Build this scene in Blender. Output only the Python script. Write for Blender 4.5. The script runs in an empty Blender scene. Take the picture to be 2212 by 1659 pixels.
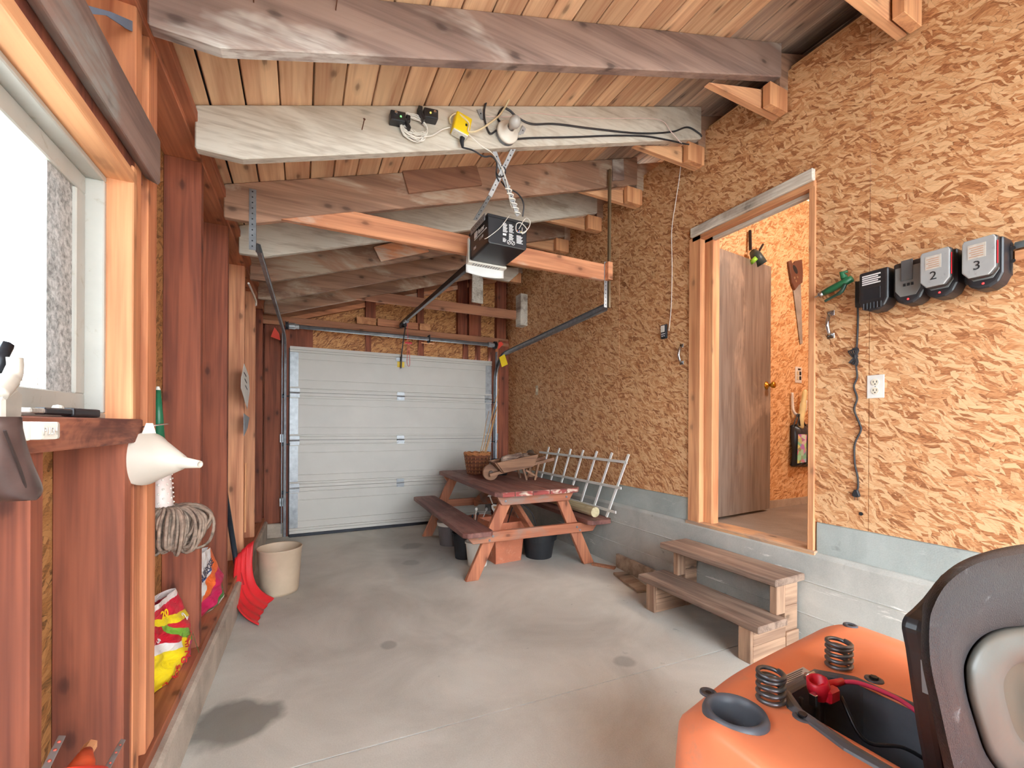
import bpy, bmesh, math, random
from mathutils import Vector, Matrix
random.seed(7)
S = bpy.context.scene
COL = S.collection
V = Vector

# ------------------------------------------------------------------ camera, sky, exposure
CAMF, CAMX, CAMY, CAMH = 931.0, 1106.0, 919.0, 1.25
YAW, ROLL = math.radians(26.1), math.radians(0.3)
FW = V((math.sin(YAW), math.cos(YAW), 0))
_r0 = V((math.cos(YAW), -math.sin(YAW), 0)); _u0 = V((0, 0, 1))
RT = _r0 * math.cos(ROLL) + _u0 * math.sin(ROLL)
UP = -_r0 * math.sin(ROLL) + _u0 * math.cos(ROLL)
cam = bpy.data.cameras.new('camera'); camo = bpy.data.objects.new('camera', cam); COL.objects.link(camo)
cam.sensor_width = 36; cam.lens = 36 * CAMF / 2212; cam.shift_y = (CAMY - 829.5) / 2212
cam.clip_start = 0.02; cam.clip_end = 300
mw = Matrix.Identity(4)
for i in range(3):
    mw[i][0] = RT[i]; mw[i][1] = UP[i]; mw[i][2] = -FW[i]
mw[2][3] = CAMH
camo.matrix_world = mw
S.camera = camo
world = bpy.data.worlds.new('sky'); S.world = world; world.use_nodes = True
_bg = world.node_tree.nodes['Background']
_bg.inputs[0].default_value = (0.84, 0.93, 1.0, 1); _bg.inputs[1].default_value = 5.0
S.view_settings.view_transform = 'Standard'; S.view_settings.look = 'None'
S.view_settings.gamma = 1.0; S.view_settings.use_curve_mapping = False
S.view_settings.exposure = 1.58
try:
    S.cycles.use_denoising = True
    S.cycles.max_bounces = 6; S.cycles.diffuse_bounces = 4; S.cycles.glossy_bounces = 2; S.cycles.transmission_bounces = 4
    S.cycles.use_adaptive_sampling = True; S.cycles.adaptive_threshold = 0.08; S.cycles.adaptive_min_samples = 16
    S.cycles.caustics_reflective = False; S.cycles.caustics_refractive = False
    S.cycles.sample_clamp_indirect = 8
except Exception:
    pass

# pixel -> point helpers (a pixel only gives the direction; the surface gives the distance)
CAMP = V((0, 0, CAMH))
def ray(a, b): return FW + RT * ((a - CAMX) / CAMF) + UP * ((CAMY - b) / CAMF)
def pl(a, b, n, d):
    v = ray(a, b); n = V(n); return CAMP + v * ((d - n.dot(CAMP)) / n.dot(v))
def PX(a, b, x): return pl(a, b, (1, 0, 0), x)
def PY(a, b, y): return pl(a, b, (0, 1, 0), y)
def PZ(a, b, z): return pl(a, b, (0, 0, 1), z)
SK = 0.0183                                    # the left wall runs about one degree off square
def PLW(a, b, x0): return pl(a, b, (1, -SK, 0), x0)
def LX(x0, y): return x0 + SK * y

# ------------------------------------------------------------------ material helpers
def C(r, g, b):
    f = lambda v: (v / 255 / 12.92) if v / 255 <= 0.04045 else ((v / 255 + 0.055) / 1.055) ** 2.4
    return (f(r), f(g), f(b), 1)
class NT:
    def __init__(s, name):
        s.m = bpy.data.materials.new(name); s.m.use_nodes = True
        s.t = s.m.node_tree; s.n = s.t.nodes; s.b = s.n['Principled BSDF']
    def new(s, ty, **kw):
        n = s.n.new(ty)
        for k, v in kw.items(): setattr(n, k, v)
        return n
    def lk(s, a, b): s.t.links.new(a, b)
    def ramp(s, fac, stops):
        r = s.new('ShaderNodeValToRGB'); e = r.color_ramp.elements
        while len(e) < len(stops): e.new(0.5)
        for el, (p, c) in zip(e, stops): el.position = p; el.color = c
        s.lk(fac, r.inputs[0]); return r.outputs[0]
    def mix(s, fac, a, b, mode='MIX'):
        n = s.new('ShaderNodeMix', data_type='RGBA', blend_type=mode)
        for sock, val in ((n.inputs[0], fac), (n.inputs[6], a), (n.inputs[7], b)):
            if hasattr(val, 'links') or hasattr(val, 'is_output'): s.lk(val, sock)
            else: sock.default_value = val
        return n.outputs[2]
    def math(s, op, a, b=0.0, clamp=False):
        n = s.new('ShaderNodeMath', operation=op, use_clamp=clamp)
        for sock, val in ((n.inputs[0], a), (n.inputs[1], b)):
            if hasattr(val, 'is_output'): s.lk(val, sock)
            else: sock.default_value = val
        return n.outputs[0]
    def noise(s, vec, scale, detail=4, dist=0.0, rough=0.55):
        n = s.new('ShaderNodeTexNoise'); s.lk(vec, n.inputs['Vector'])
        n.inputs['Scale'].default_value = scale; n.inputs['Detail'].default_value = detail
        n.inputs['Distortion'].default_value = dist; n.inputs['Roughness'].default_value = rough
        return n.outputs[0]
    def mapping(s, vec, scale=(1, 1, 1), rot=(0, 0, 0), loc=(0, 0, 0)):
        n = s.new('ShaderNodeMapping'); s.lk(vec, n.inputs[0])
        n.inputs['Scale'].default_value = scale; n.inputs['Rotation'].default_value = rot; n.inputs['Location'].default_value = loc
        return n.outputs[0]
    def coord(s, rnd=True):
        tc = s.new('ShaderNodeTexCoord')
        if not rnd: return tc.outputs['Object']
        oi = s.new('ShaderNodeObjectInfo')
        add = s.new('ShaderNodeVectorMath', operation='MULTIPLY_ADD')
        cmb = s.new('ShaderNodeCombineXYZ')
        for i in range(3): s.lk(oi.outputs['Random'], cmb.inputs[i])
        s.lk(cmb.outputs[0], add.inputs[0]); add.inputs[1].default_value = (37, 53, 71); s.lk(tc.outputs['Object'], add.inputs[2])
        s.rnd = oi.outputs['Random']
        return add.outputs[0]
    def bump(s, h, strength=0.3, dist=0.01):
        n = s.new('ShaderNodeBump'); n.inputs['Strength'].default_value = strength; n.inputs['Distance'].default_value = dist
        s.lk(h, n.inputs['Height']); s.lk(n.outputs[0], s.b.inputs['Normal'])
    def out(s, col, rough=0.7, metal=0.0):
        if hasattr(col, 'is_output'): s.lk(col, s.b.inputs['Base Color'])
        else: s.b.inputs['Base Color'].default_value = col
        if hasattr(rough, 'is_output'): s.lk(rough, s.b.inputs['Roughness'])
        else: s.b.inputs['Roughness'].default_value = rough
        s.b.inputs['Metallic'].default_value = metal
        return s.m

def soften(c, sat=0.9, gain=1.12):
    l = 0.3 * c[0] + 0.6 * c[1] + 0.1 * c[2]
    return tuple(min(0.85, (l + (v - l) * sat) * gain) for v in c[:3]) + (1,)
def wood(name, light, dark, axis, rough=0.75, knots=1.0, grain=1.0, patch=None, patch_amt=0.5, var=0.22, patch_scale=3.0, seed=0.0):
    """sawn timber; grain along axis 0/1/2"""
    light, dark = soften(light), soften(dark)
    k = NT(name); co = k.coord()
    if seed: co = k.mapping(co, loc=(seed, seed * 1.7, seed * 0.6))
    sc = [14 * grain] * 3; sc[axis] = 0.9 * grain
    m = k.mapping(co, sc)
    g1 = k.noise(m, 1.0, 3, 0.7)
    sc2 = [90 * grain] * 3; sc2[axis] = 3.0
    g2 = k.noise(k.mapping(co, sc2), 1.0, 2, 0.0)
    big = k.noise(co, 2.2, 1)
    f = k.math('ADD', k.math('MULTIPLY', g1, 0.75), k.math('MULTIPLY', g2, 0.25))
    mid = tuple(0.5 * (a + b) for a, b in zip(light, dark))
    col = k.ramp(f, [(0.36, dark), (0.47, mid), (0.57, light), (0.72, tuple(min(1, a * 1.12) for a in light))])
    col = k.mix(k.math('MULTIPLY', k.math('SUBTRACT', big, 0.42, True), 1.2, True), col, tuple(a * 0.72 for a in dark[:3]) + (1,))
    if knots > 0:
        sx = k.new('ShaderNodeSeparateXYZ'); k.lk(co, sx.inputs[0]); o1, o2 = [q for q in range(3) if q != axis]
        cb = k.new('ShaderNodeCombineXYZ')
        k.lk(k.math('MULTIPLY', k.math('ADD', sx.outputs[o1], sx.outputs[o2]), 6.5), cb.inputs[0]); k.lk(k.math('MULTIPLY', sx.outputs[axis], 3.6), cb.inputs[1])
        vn = k.new('ShaderNodeTexVoronoi', voronoi_dimensions='2D'); k.lk(cb.outputs[0], vn.inputs['Vector']); vn.inputs['Scale'].default_value = 1.0
        kn = k.ramp(k.math('ADD', vn.outputs['Distance'], k.math('MULTIPLY', k.math('SUBTRACT', g2, 0.5), 0.10)), [(0.0, (1, 1, 1, 1)), (0.055, (0.85, 0.85, 0.85, 1)), (0.10, (0.3, 0.3, 0.3, 1)), (0.22, (0, 0, 0, 1))])
        vc = k.new('ShaderNodeSeparateColor'); k.lk(vn.outputs['Color'], vc.inputs[0])
        kn = k.math('MULTIPLY', kn, k.math('GREATER_THAN', vc.outputs[0], 0.45))
        col = k.mix(k.math('MULTIPLY', kn, 0.8 * knots), col, tuple(a * 0.28 for a in dark[:3]) + (1,))
    if patch:
        sp = [patch_scale] * 3; sp[axis] = patch_scale * 0.45
        pn = k.noise(k.mapping(co, sp), 1.0, 5, 0.6, 0.62)
        pm = k.ramp(pn, [(0.56 - 0.2 * patch_amt, (0, 0, 0, 1)), (0.66 - 0.2 * patch_amt, (1, 1, 1, 1))])
        sp2 = [60] * 3; sp2[axis] = 6
        fine = k.noise(k.mapping(co, sp2), 1.0, 3)
        pm = k.math('MULTIPLY', pm, k.ramp(fine, [(0.35, (0.35, 0.35, 0.35, 1)), (0.55, (1, 1, 1, 1))]), True)
        col = k.mix(pm, col, patch)
    hv = k.new('ShaderNodeHueSaturation'); k.lk(col, hv.inputs['Color'])
    k.lk(k.math('ADD', k.math('MULTIPLY', k.rnd, var), 1 - var / 2), hv.inputs['Value'])
    k.bump(f, 0.25, 0.004)
    return k.out(hv.outputs[0], rough)

def plain(name, col, rough=0.5, metal=0.0, vary=0.12, scale=8.0, bump=0.0, dirt=None, dirt_amt=0.3, bscale=None):
    k = NT(name); co = k.coord()
    n = k.noise(co, scale, 5)
    dk = tuple(a * (1 - vary * 1.6) for a in col[:3]) + (1,)
    lt = tuple(min(1, a * (1 + vary)) for a in col[:3]) + (1,)
    c = k.ramp(n, [(0.3, dk), (0.7, lt)])
    if dirt:
        d = k.ramp(k.noise(co, scale * 2.3, 8, 0.5, 0.7), [(0.62 - dirt_amt * 0.3, (0, 0, 0, 1)), (0.8 - dirt_amt * 0.2, (1, 1, 1, 1))])
        c = k.mix(d, c, dirt)
    r = k.math('ADD', k.math('MULTIPLY', n, 0.16), max(0.0, rough - 0.08))
    if bump: k.bump(k.noise(co, bscale or scale * 12, 3), bump, 0.004)
    return k.out(c, r, metal)

def osb(name, plane, lo, mid, hi, lines=0.42, size=0.62, ang=0.0):
    """strand board: layered elongated flakes, each layer at its own angle. plane 'x' or 'y' = wall normal"""
    k = NT(name); co = k.coord(False)
    sp = k.new('ShaderNodeSeparateXYZ'); k.lk(co, sp.inputs[0])
    cb = k.new('ShaderNodeCombineXYZ')
    k.lk(sp.outputs[1 if plane == 'x' else 0], cb.inputs[0]); k.lk(sp.outputs[2], cb.inputs[1])
    flat = cb.outputs[0]
    wn = k.new('ShaderNodeTexNoise'); k.lk(flat, wn.inputs['Vector']); wn.inputs['Scale'].default_value = 5.0 / size; wn.inputs['Detail'].default_value = 1
    vs = k.new('ShaderNodeVectorMath', operation='MULTIPLY_ADD')
    k.lk(wn.outputs[1], vs.inputs[0]); vs.inputs[1].default_value = (0.07, 0.07, 0); k.lk(flat, vs.inputs[2])
    warped = vs.outputs[0]
    best = None; edges = None
    for i, (a, ln, wd) in enumerate(((0.5, 0.10, 0.020), (0.95, 0.075, 0.016), (0.1, 0.085, 0.022)  )):
        mp = k.new('ShaderNodeMapping', vector_type='TEXTURE'); k.lk(warped, mp.inputs[0])
        mp.inputs['Rotation'].default_value = (0, 0, a + ang); mp.inputs['Scale'].default_value = (ln * size, wd * size, 1); mp.inputs['Location'].default_value = (i * 3.1, i * 1.3, 0)
        v = k.new('ShaderNodeTexVoronoi', voronoi_dimensions='2D'); k.lk(mp.outputs[0], v.inputs['Vector']); v.inputs['Scale'].default_value = 1.0; v.inputs['Randomness'].default_value = 1.0
        sc = k.new('ShaderNodeSeparateColor'); k.lk(v.outputs['Color'], sc.inputs[0])
        e = k.new('ShaderNodeTexVoronoi', voronoi_dimensions='2D', feature='DISTANCE_TO_EDGE'); k.lk(mp.outputs[0], e.inputs['Vector']); e.inputs['Scale'].default_value = 1.0
        ed = k.ramp(e.outputs['Distance'], [(0.0, (1, 1, 1, 1)), (0.05, (0, 0, 0, 1))])
        if best is None: best, col, edges = sc.outputs[0], sc.outputs[1], ed
        else:
            gt = k.math('GREATER_THAN', sc.outputs[0], k.math('ADD', best, 0.02))
            col = k.mix(gt, col, sc.outputs[1]); edges = k.mix(gt, edges, ed)
            best = k.math('MAXIMUM', best, sc.outputs[0])
    grain = k.noise(k.mapping(warped, (60, 260, 1), (0, 0, 0.7)), 1.0, 2)
    v = k.math('ADD', k.math('MULTIPLY', col, 0.7), k.math('MULTIPLY', k.math('SUBTRACT', grain, 0.42), 0.75))
    c = k.ramp(v, [(0.0, tuple(a * 0.7 for a in lo[:3]) + (1,)), (0.10, lo), (0.30, mid), (0.62, hi), (1.0, tuple(min(1, a * 1.12) for a in hi[:3]) + (1,))])
    c = k.mix(k.math('MULTIPLY', edges, lines), c, tuple(a * 0.35 for a in lo[:3]) + (1,))
    dk = k.ramp(k.noise(flat, 7.0, 5, 0.4), [(0.64, (0, 0, 0, 1)), (0.80, (0.4, 0.4, 0.4, 1))])
    c = k.mix(dk, c, tuple(a * 0.6 for a in lo[:3]) + (1,))
    k.bump(k.math('SUBTRACT', col, edges), 0.22, 0.004)
    return k.out(c, 0.62)

def concrete(name, light, dark, scale=2.0, stains=(), specks=True, white=0.0, rough=0.85, board=0):
    k = NT(name); co = k.coord(False)
    a = k.noise(co, scale, 7, 0.6, 0.6); b = k.noise(co, 160, 2)
    f = k.math('ADD', k.math('MULTIPLY', a, 0.8), k.math('MULTIPLY', b, 0.2))
    c = k.ramp(f, [(0.30, dark), (0.62, light), (0.8, tuple(min(1, x * 1.08) for x in light))])
    if specks:
        sp = k.ramp(k.noise(co, 9, 3, 0.3), [(0.70, (0, 0, 0, 1)), (0.78, (0.6, 0.6, 0.6, 1))])
        c = k.mix(sp, c, tuple(x * 0.45 for x in dark[:3]) + (1,))
    for (cx_, cy_, cz_, r_, amt) in stains:                     # oil marks with a shape of their own
        d = k.new('ShaderNodeVectorMath', operation='DISTANCE')
        nz = k.new('ShaderNodeTexNoise'); k.lk(co, nz.inputs['Vector']); nz.inputs['Scale'].default_value = 4.0; nz.inputs['Detail'].default_value = 4
        vm = k.new('ShaderNodeVectorMath', operation='MULTIPLY_ADD'); k.lk(nz.outputs[1], vm.inputs[0]); vm.inputs[1].default_value = (r_ * 1.6, r_ * 1.6, 0)
        k.lk(co, vm.inputs[2]); k.lk(vm.outputs[0], d.inputs[0]); d.inputs[1].default_value = (cx_ + r_ * 0.8, cy_ + r_ * 0.8, cz_)
        mk = k.ramp(d.outputs['Value'], [(max(0, r_ * 0.75), (amt, amt, amt, 1)), (r_ * 1.1, (0, 0, 0, 1))])
        c = k.mix(mk, c, tuple(x * 0.35 for x in dark[:3]) + (1,))
    if white:
        wm = k.mapping(co, (8, 2.2, 14))
        w = k.ramp(k.noise(wm, 1.0, 8, 0.4, 0.68), [(0.62, (0, 0, 0, 1)), (0.66, (1, 1, 1, 1))])
        c = k.mix(k.math('MULTIPLY', w, white), c, C(235, 232, 225))
    k.bump(k.math('ADD', f, k.math('MULTIPLY', b, 0.5)), 0.25, 0.006)
    return k.out(c, rough)

# ------------------------------------------------------------------ mesh helpers
ORG = {}
class MB:
    def __init__(s): s.v = []; s.f = []; s.mi = []; s.cur = 0
    def add(s, vs, fs):
        o = len(s.v); s.v += [V(p) for p in vs]; s.f += [tuple(i + o for i in f) for f in fs]; s.mi += [s.cur] * len(fs); return s
    def box(s, lo, hi):
        x0, y0, z0 = lo; x1, y1, z1 = hi
        return s.add([(x0, y0, z0), (x1, y0, z0), (x1, y1, z0), (x0, y1, z0), (x0, y0, z1), (x1, y0, z1), (x1, y1, z1), (x0, y1, z1)],
                     [(0, 3, 2, 1), (4, 5, 6, 7), (0, 1, 5, 4), (1, 2, 6, 5), (2, 3, 7, 6), (3, 0, 4, 7)])
    def ob(s, c, a, b, d):
        c, a, b, d = V(c), V(a), V(b), V(d)
        if a.cross(b).dot(d) < 0: d = -d
        return s.add([c - a - b - d, c + a - b - d, c + a + b - d, c - a + b - d, c - a - b + d, c + a - b + d, c + a + b + d, c - a + b + d],
                     [(0, 3, 2, 1), (4, 5, 6, 7), (0, 1, 5, 4), (1, 2, 6, 5), (2, 3, 7, 6), (3, 0, 4, 7)])
    def bar(s, p, q, w, h, up=(0, 0, 1)):
        p, q = V(p), V(q); d = (q - p); l = d.length; d.normalize(); up = V(up)
        sd = d.cross(up); sd.normalize(); u2 = sd.cross(d)
        return s.ob((p + q) / 2, d * l / 2, sd * w / 2, u2 * h / 2)
    def prism(s, poly, t):
        n = len(poly); t = V(t); a = [V(p) for p in poly]; nrm = V((0, 0, 0))
        for i in range(n): nrm += a[i].cross(a[(i + 1) % n])
        if nrm.dot(t) > 0: a.reverse()
        return s.add(a + [p + t for p in a], [tuple(range(n)), tuple(range(2 * n - 1, n - 1, -1))] + [(i, i + n, (i + 1) % n + n, (i + 1) % n) for i in range(n)])
    def tube(s, pts, r, n=8, closed=False, cap=True):
        pts = [V(p) for p in pts]; m = len(pts); R = r if isinstance(r, (list, tuple)) else [r] * m
        vs = []; ref = None
        for i in range(m):
            a = pts[i - 1] if (i or closed) else pts[0]; b = pts[(i + 1) % m] if (i < m - 1 or closed) else pts[-1]
            d = (b - a); d.normalize()
            if ref is None:
                ref = V((0, 0, 1)) if abs(d.z) < 0.9 else V((1, 0, 0))
            x = ref - d * ref.dot(d)
            if x.length < 1e-6: x = d.orthogonal()
            x.normalize(); ref = x; y = d.cross(x)
            for j in range(n):
                t = 2 * math.pi * j / n; vs.append(pts[i] + (x * math.cos(t) + y * math.sin(t)) * R[i])
        fs = []
        for i in range(m if closed else m - 1):
            for j in range(n):
                a = i * n + j; b = i * n + (j + 1) % n; c = ((i + 1) % m) * n + (j + 1) % n; d = ((i + 1) % m) * n + j
                fs.append((a, b, c, d))
        if cap and not closed:
            fs.append(tuple(range(n - 1, -1, -1))); fs.append(tuple((m - 1) * n + j for j in range(n)))
        return s.add(vs, fs)
    def lathe(s, prof, c, n=28, ax=(0, 0, 1), xs=1.0, ys=1.0, cap0=False, cap1=False, twist=None):
        c = V(c); ax = V(ax); ax.normalize(); x = ax.orthogonal() if abs(ax.z) < 0.99 else V((1, 0, 0)); x.normalize(); y = ax.cross(x)
        vs = []
        for r, z in prof:
            for j in range(n):
                t = 2 * math.pi * j / n; vs.append(c + ax * z + x * (math.cos(t) * r * xs) + y * (math.sin(t) * r * ys))
        fs = []
        for i in range(len(prof) - 1):
            for j in range(n): fs.append((i * n + j, i * n + (j + 1) % n, (i + 1) * n + (j + 1) % n, (i + 1) * n + j))
        if cap0: fs.append(tuple(range(n - 1, -1, -1)))
        if cap1: fs.append(tuple((len(prof) - 1) * n + j for j in range(n)))
        return s.add(vs, fs)
    def grid(s, fn, nu, nv, skip=None):
        vs = [fn(i / nu, j / nv) for j in range(nv + 1) for i in range(nu + 1)]; fs = []
        for j in range(nv):
            for i in range(nu):
                if skip and skip((i + .5) / nu, (j + .5) / nv): continue
                a = j * (nu + 1) + i; fs.append((a, a + 1, a + nu + 2, a + nu + 1))
        return s.add(vs, fs)
    def build(s, name, mat, parent=None, bevel=0.0, smooth=False, world=True, seg=1, sub=0, solid=0.0):
        me = bpy.data.meshes.new(name); o = bpy.data.objects.new(name, me); COL.objects.link(o)
        org = V((0, 0, 0))
        if parent is not None:
            o.parent = parent
            if world: org = ORG.get(parent.name, V((0, 0, 0)))
        ORG[o.name] = org
        me.from_pydata([p - org for p in s.v], [], s.f); me.update()
        mats = mat if isinstance(mat, (list, tuple)) else [mat]
        for m in mats: me.materials.append(m)
        if len(mats) > 1:
            for p, i in zip(me.polygons, s.mi): p.material_index = i
        if bevel:
            bm = bmesh.new(); bm.from_mesh(me)
            ed = [e for e in bm.edges if len(e.link_faces) == 2 and e.calc_face_angle(0) > 0.6]
            bmesh.ops.bevel(bm, geom=ed, offset=bevel, segments=seg, profile=0.6, affect='EDGES', clamp_overlap=True)
            bm.to_mesh(me); bm.free()
        if smooth:
            for p in me.polygons: p.use_smooth = True
        if solid:
            m = o.modifiers.new('thickness', 'SOLIDIFY'); m.thickness = solid; m.offset = 0
        if sub:
            m = o.modifiers.new('round', 'SUBSURF'); m.levels = sub; m.render_levels = sub
        return o
def bx(name, lo, hi, mat, parent=None, bevel=0.002, **k):
    lo2 = [min(a, b) for a, b in zip(lo, hi)]; hi2 = [max(a, b) for a, b in zip(lo, hi)]
    return MB().box(lo2, hi2).build(name, mat, parent, bevel, **k)
def thing(name, label=None, cat=None, loc=(0, 0, 0), rotz=0.0, group=None, kind=None):
    o = bpy.data.objects.new(name, None); COL.objects.link(o); o.location = loc; o.rotation_euler = (0, 0, rotz)
    o.empty_display_size = 0.1
    ORG[o.name] = V(loc)
    return tag(o, label, cat, group, kind)
def tag(o, label=None, cat=None, group=None, kind=None):
    for k_, v_ in (('label', label), ('category', cat), ('group', group), ('kind', kind)):
        if v_: o[k_] = v_
    return o
def setorg(o, p):
    """give a world-built top-level mesh its base as origin"""
    p = V(p)
    for v in o.data.vertices: v.co -= p
    o.location = p; ORG[o.name] = p; return o
def cat(pts, n=8, closed=False):
    """Catmull-Rom through the points"""
    P = [V(p) for p in pts]; m = len(P); out = []
    rng = range(m if closed else m - 1)
    for i in rng:
        p0 = P[i - 1] if (i > 0 or closed) else P[0] * 2 - P[1]; p1 = P[i]; p2 = P[(i + 1) % m]
        p3 = P[(i + 2) % m] if (i + 2 < m or closed) else P[-1] * 2 - P[-2]
        for j in range(n):
            t = j / n
            out.append(0.5 * ((2 * p1) + (p2 - p0) * t + (2 * p0 - 5 * p1 + 4 * p2 - p3) * t * t + (3 * p1 - p0 - 3 * p2 + p3) * t ** 3))
    if not closed: out.append(P[-1])
    return out
def text(name, body, size, origin, xdir, ydir, mat, parent, ext=0.0006, align='LEFT', bold=0.0, space=1.0):
    """flat lettering standing on a surface; origin in world coordinates"""
    cu = bpy.data.curves.new(name, 'FONT'); cu.body = body; cu.size = size; cu.extrude = ext; cu.offset = bold; cu.align_x = align; cu.space_character = space
    cu.resolution_u = 3
    tmp = bpy.data.objects.new('tmp_text', cu); COL.objects.link(tmp)
    me = bpy.data.meshes.new_from_object(tmp.evaluated_get(bpy.context.evaluated_depsgraph_get()))
    bpy.data.objects.remove(tmp); bpy.data.curves.remove(cu)
    me.materials.clear(); me.materials.append(mat); me.name = name
    o = bpy.data.objects.new(name, me); COL.objects.link(o)
    x = V(xdir).normalized(); y = V(ydir); y = (y - x * y.dot(x)).normalized(); z = x.cross(y)
    org = ORG.get(parent.name, V((0, 0, 0))) if parent is not None else V((0, 0, 0))
    m = Matrix.Identity(4)
    for i in range(3): m[i][0] = x[i]; m[i][1] = y[i]; m[i][2] = z[i]; m[i][3] = V(origin)[i] - org[i]
    if parent is not None: o.parent = parent
    o.matrix_local = m
    return o
# ------------------------------------------------------------------ materials
M = {}
M['stud'] = wood('stud_red', C(150, 78, 48), C(106, 50, 33), 2, var=0.18)
M['stud_edge'] = wood('stud_orange', C(204, 128, 78), C(162, 88, 50), 2, var=0.15)
M['stud_lit'] = wood('stud_lit', C(222, 156, 110), C(180, 112, 76), 2, var=0.12)  # stud wood with the light falling on it put into the colour
M['plate_y'] = wood('plate_wood', C(186, 110, 70), C(140, 74, 46), 1)
M['jamb_z'] = wood('jamb_orange', C(220, 156, 102), C(184, 116, 70), 2, var=0.1, knots=0.7)
M['jamb_y'] = wood('jamb_orange_level', C(220, 156, 102), C(184, 116, 70), 1, var=0.1, knots=0.5)
M['header_grey'] = wood('header_grey', C(140, 112, 100), C(104, 80, 72), 1, patch=C(150, 145, 140), patch_amt=0.3)
M['roof'] = wood('roof_boards', C(238, 188, 144), C(198, 144, 106), 1, var=0.3)
M['roof_grey'] = wood('roof_boards_weathered', C(196, 168, 144), C(146, 124, 110), 1, var=0.25)
M['raf_white'] = wood('rafter_whitewashed', C(196, 184, 166), C(160, 144, 126), 0, knots=0.5, patch=C(216, 208, 194), patch_amt=0.8)
M['raf_grey'] = wood('rafter_grey', C(150, 124, 112), C(112, 90, 82), 0, patch=C(208, 202, 194), patch_amt=0.12, patch_scale=1.7, seed=3.3)
M['raf_brown'] = wood('rafter_brown', C(164, 124, 98), C(124, 90, 70), 0, patch=C(186, 168, 148), patch_amt=0.18)
M['tie_x'] = wood('tie_orange', C(222, 150, 102), C(182, 112, 74), 0, var=0.1, patch=C(212, 196, 178), patch_amt=0.05, patch_scale=2.6)
M['stub'] = wood('stub_orange', C(222, 164, 114), C(182, 122, 80), 0, var=0.15)
M['brown_x'] = wood('brown_level', C(180, 120, 84), C(136, 86, 60), 0)
M['old_x'] = wood('weathered_level', C(190, 180, 164), C(130, 112, 98), 1, patch=C(214, 208, 196), patch_amt=0.6)
M['osb'] = osb('strand_board', 'x', C(166, 105, 63), C(206, 146, 97), C(226, 183, 137))
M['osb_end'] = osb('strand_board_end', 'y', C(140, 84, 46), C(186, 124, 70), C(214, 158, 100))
M['osb_in'] = osb('strand_board_inner', 'y', C(186, 126, 76), C(220, 166, 112), C(236, 198, 150), lines=0.3)
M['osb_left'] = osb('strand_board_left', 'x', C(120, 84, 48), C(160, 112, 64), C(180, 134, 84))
M['floor'] = concrete('floor_concrete', C(216, 213, 204), C(182, 178, 169), 1.6, stains=((-0.26, 2.14, 0, 0.16, 0.75), (1.55, 1.78, 0, 0.06, 0.4), (0.45, 2.5, 0, 0.05, 0.4), (1.5, 1.2, 0, 0.05, 0.5), (1.05, 4.45, 0, 0.12, 0.35), (0.9, 3.9, 0, 0.08, 0.3)))
M['conc_wall'] = concrete('stem_wall_concrete', C(194, 193, 186), C(160, 161, 155), 2.5, white=0.75)
M['conc_up'] = concrete('upper_curb_concrete', C(176, 184, 180), C(148, 155, 151), 3.0, white=0.12)
M['conc_curb'] = concrete('left_curb_concrete', C(196, 182, 166), C(146, 133, 121), 4.0)
M['vinyl'] = plain('window_vinyl', C(176, 174, 166), 0.45, vary=0.06, dirt=C(150, 138, 118), dirt_amt=0.15)
M['white_plastic'] = plain('white_plastic', C(226, 222, 212), 0.4, vary=0.04)
M['white_paint'] = plain('white_paint', C(226, 224, 218), 0.5, vary=0.06)
M['door_white'] = plain('door_cream_steel', C(208, 204, 196), 0.45, vary=0.05, scale=2.0)
M['galv'] = plain('galvanised_steel', C(168, 171, 174), 0.42, 0.5, vary=0.15, scale=20)
M['galv_dull'] = plain('dull_steel', C(138, 141, 146), 0.42, 0.35, vary=0.18, scale=20)
M['chrome'] = plain('bright_steel', C(205, 207, 210), 0.22, 1.0, vary=0.05)
M['black'] = plain('black_plastic', C(38, 38, 42), 0.38, vary=0.15)
M['black_soft'] = plain('black_rubber', C(34, 35, 39), 0.6, vary=0.12)
M['dark_metal'] = plain('dark_metal', C(58, 60, 66), 0.4, 0.6, vary=0.12)
M['brass'] = plain('polished_brass', C(206, 160, 62), 0.22, 1.0, vary=0.08)
M['door_leaf'] = wood('door_veneer', C(138, 124, 112), C(108, 94, 84), 2, rough=0.32, knots=0.0, grain=2.2, var=0.05, patch=C(168, 150, 134), patch_amt=0.12)
M['white_wire'] = plain('white_wire', C(232, 226, 216), 0.5, vary=0.03)
M['ink'] = plain('black_ink', C(28, 28, 30), 0.7, vary=0.02)
M['white_ink'] = plain('white_ink', C(228, 228, 228), 0.6, vary=0.02)
M['red'] = plain('red_plastic', C(222, 44, 58), 0.42, vary=0.1)
M['yellow'] = plain('yellow_plastic', C(244, 208, 30), 0.42, vary=0.06)

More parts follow.
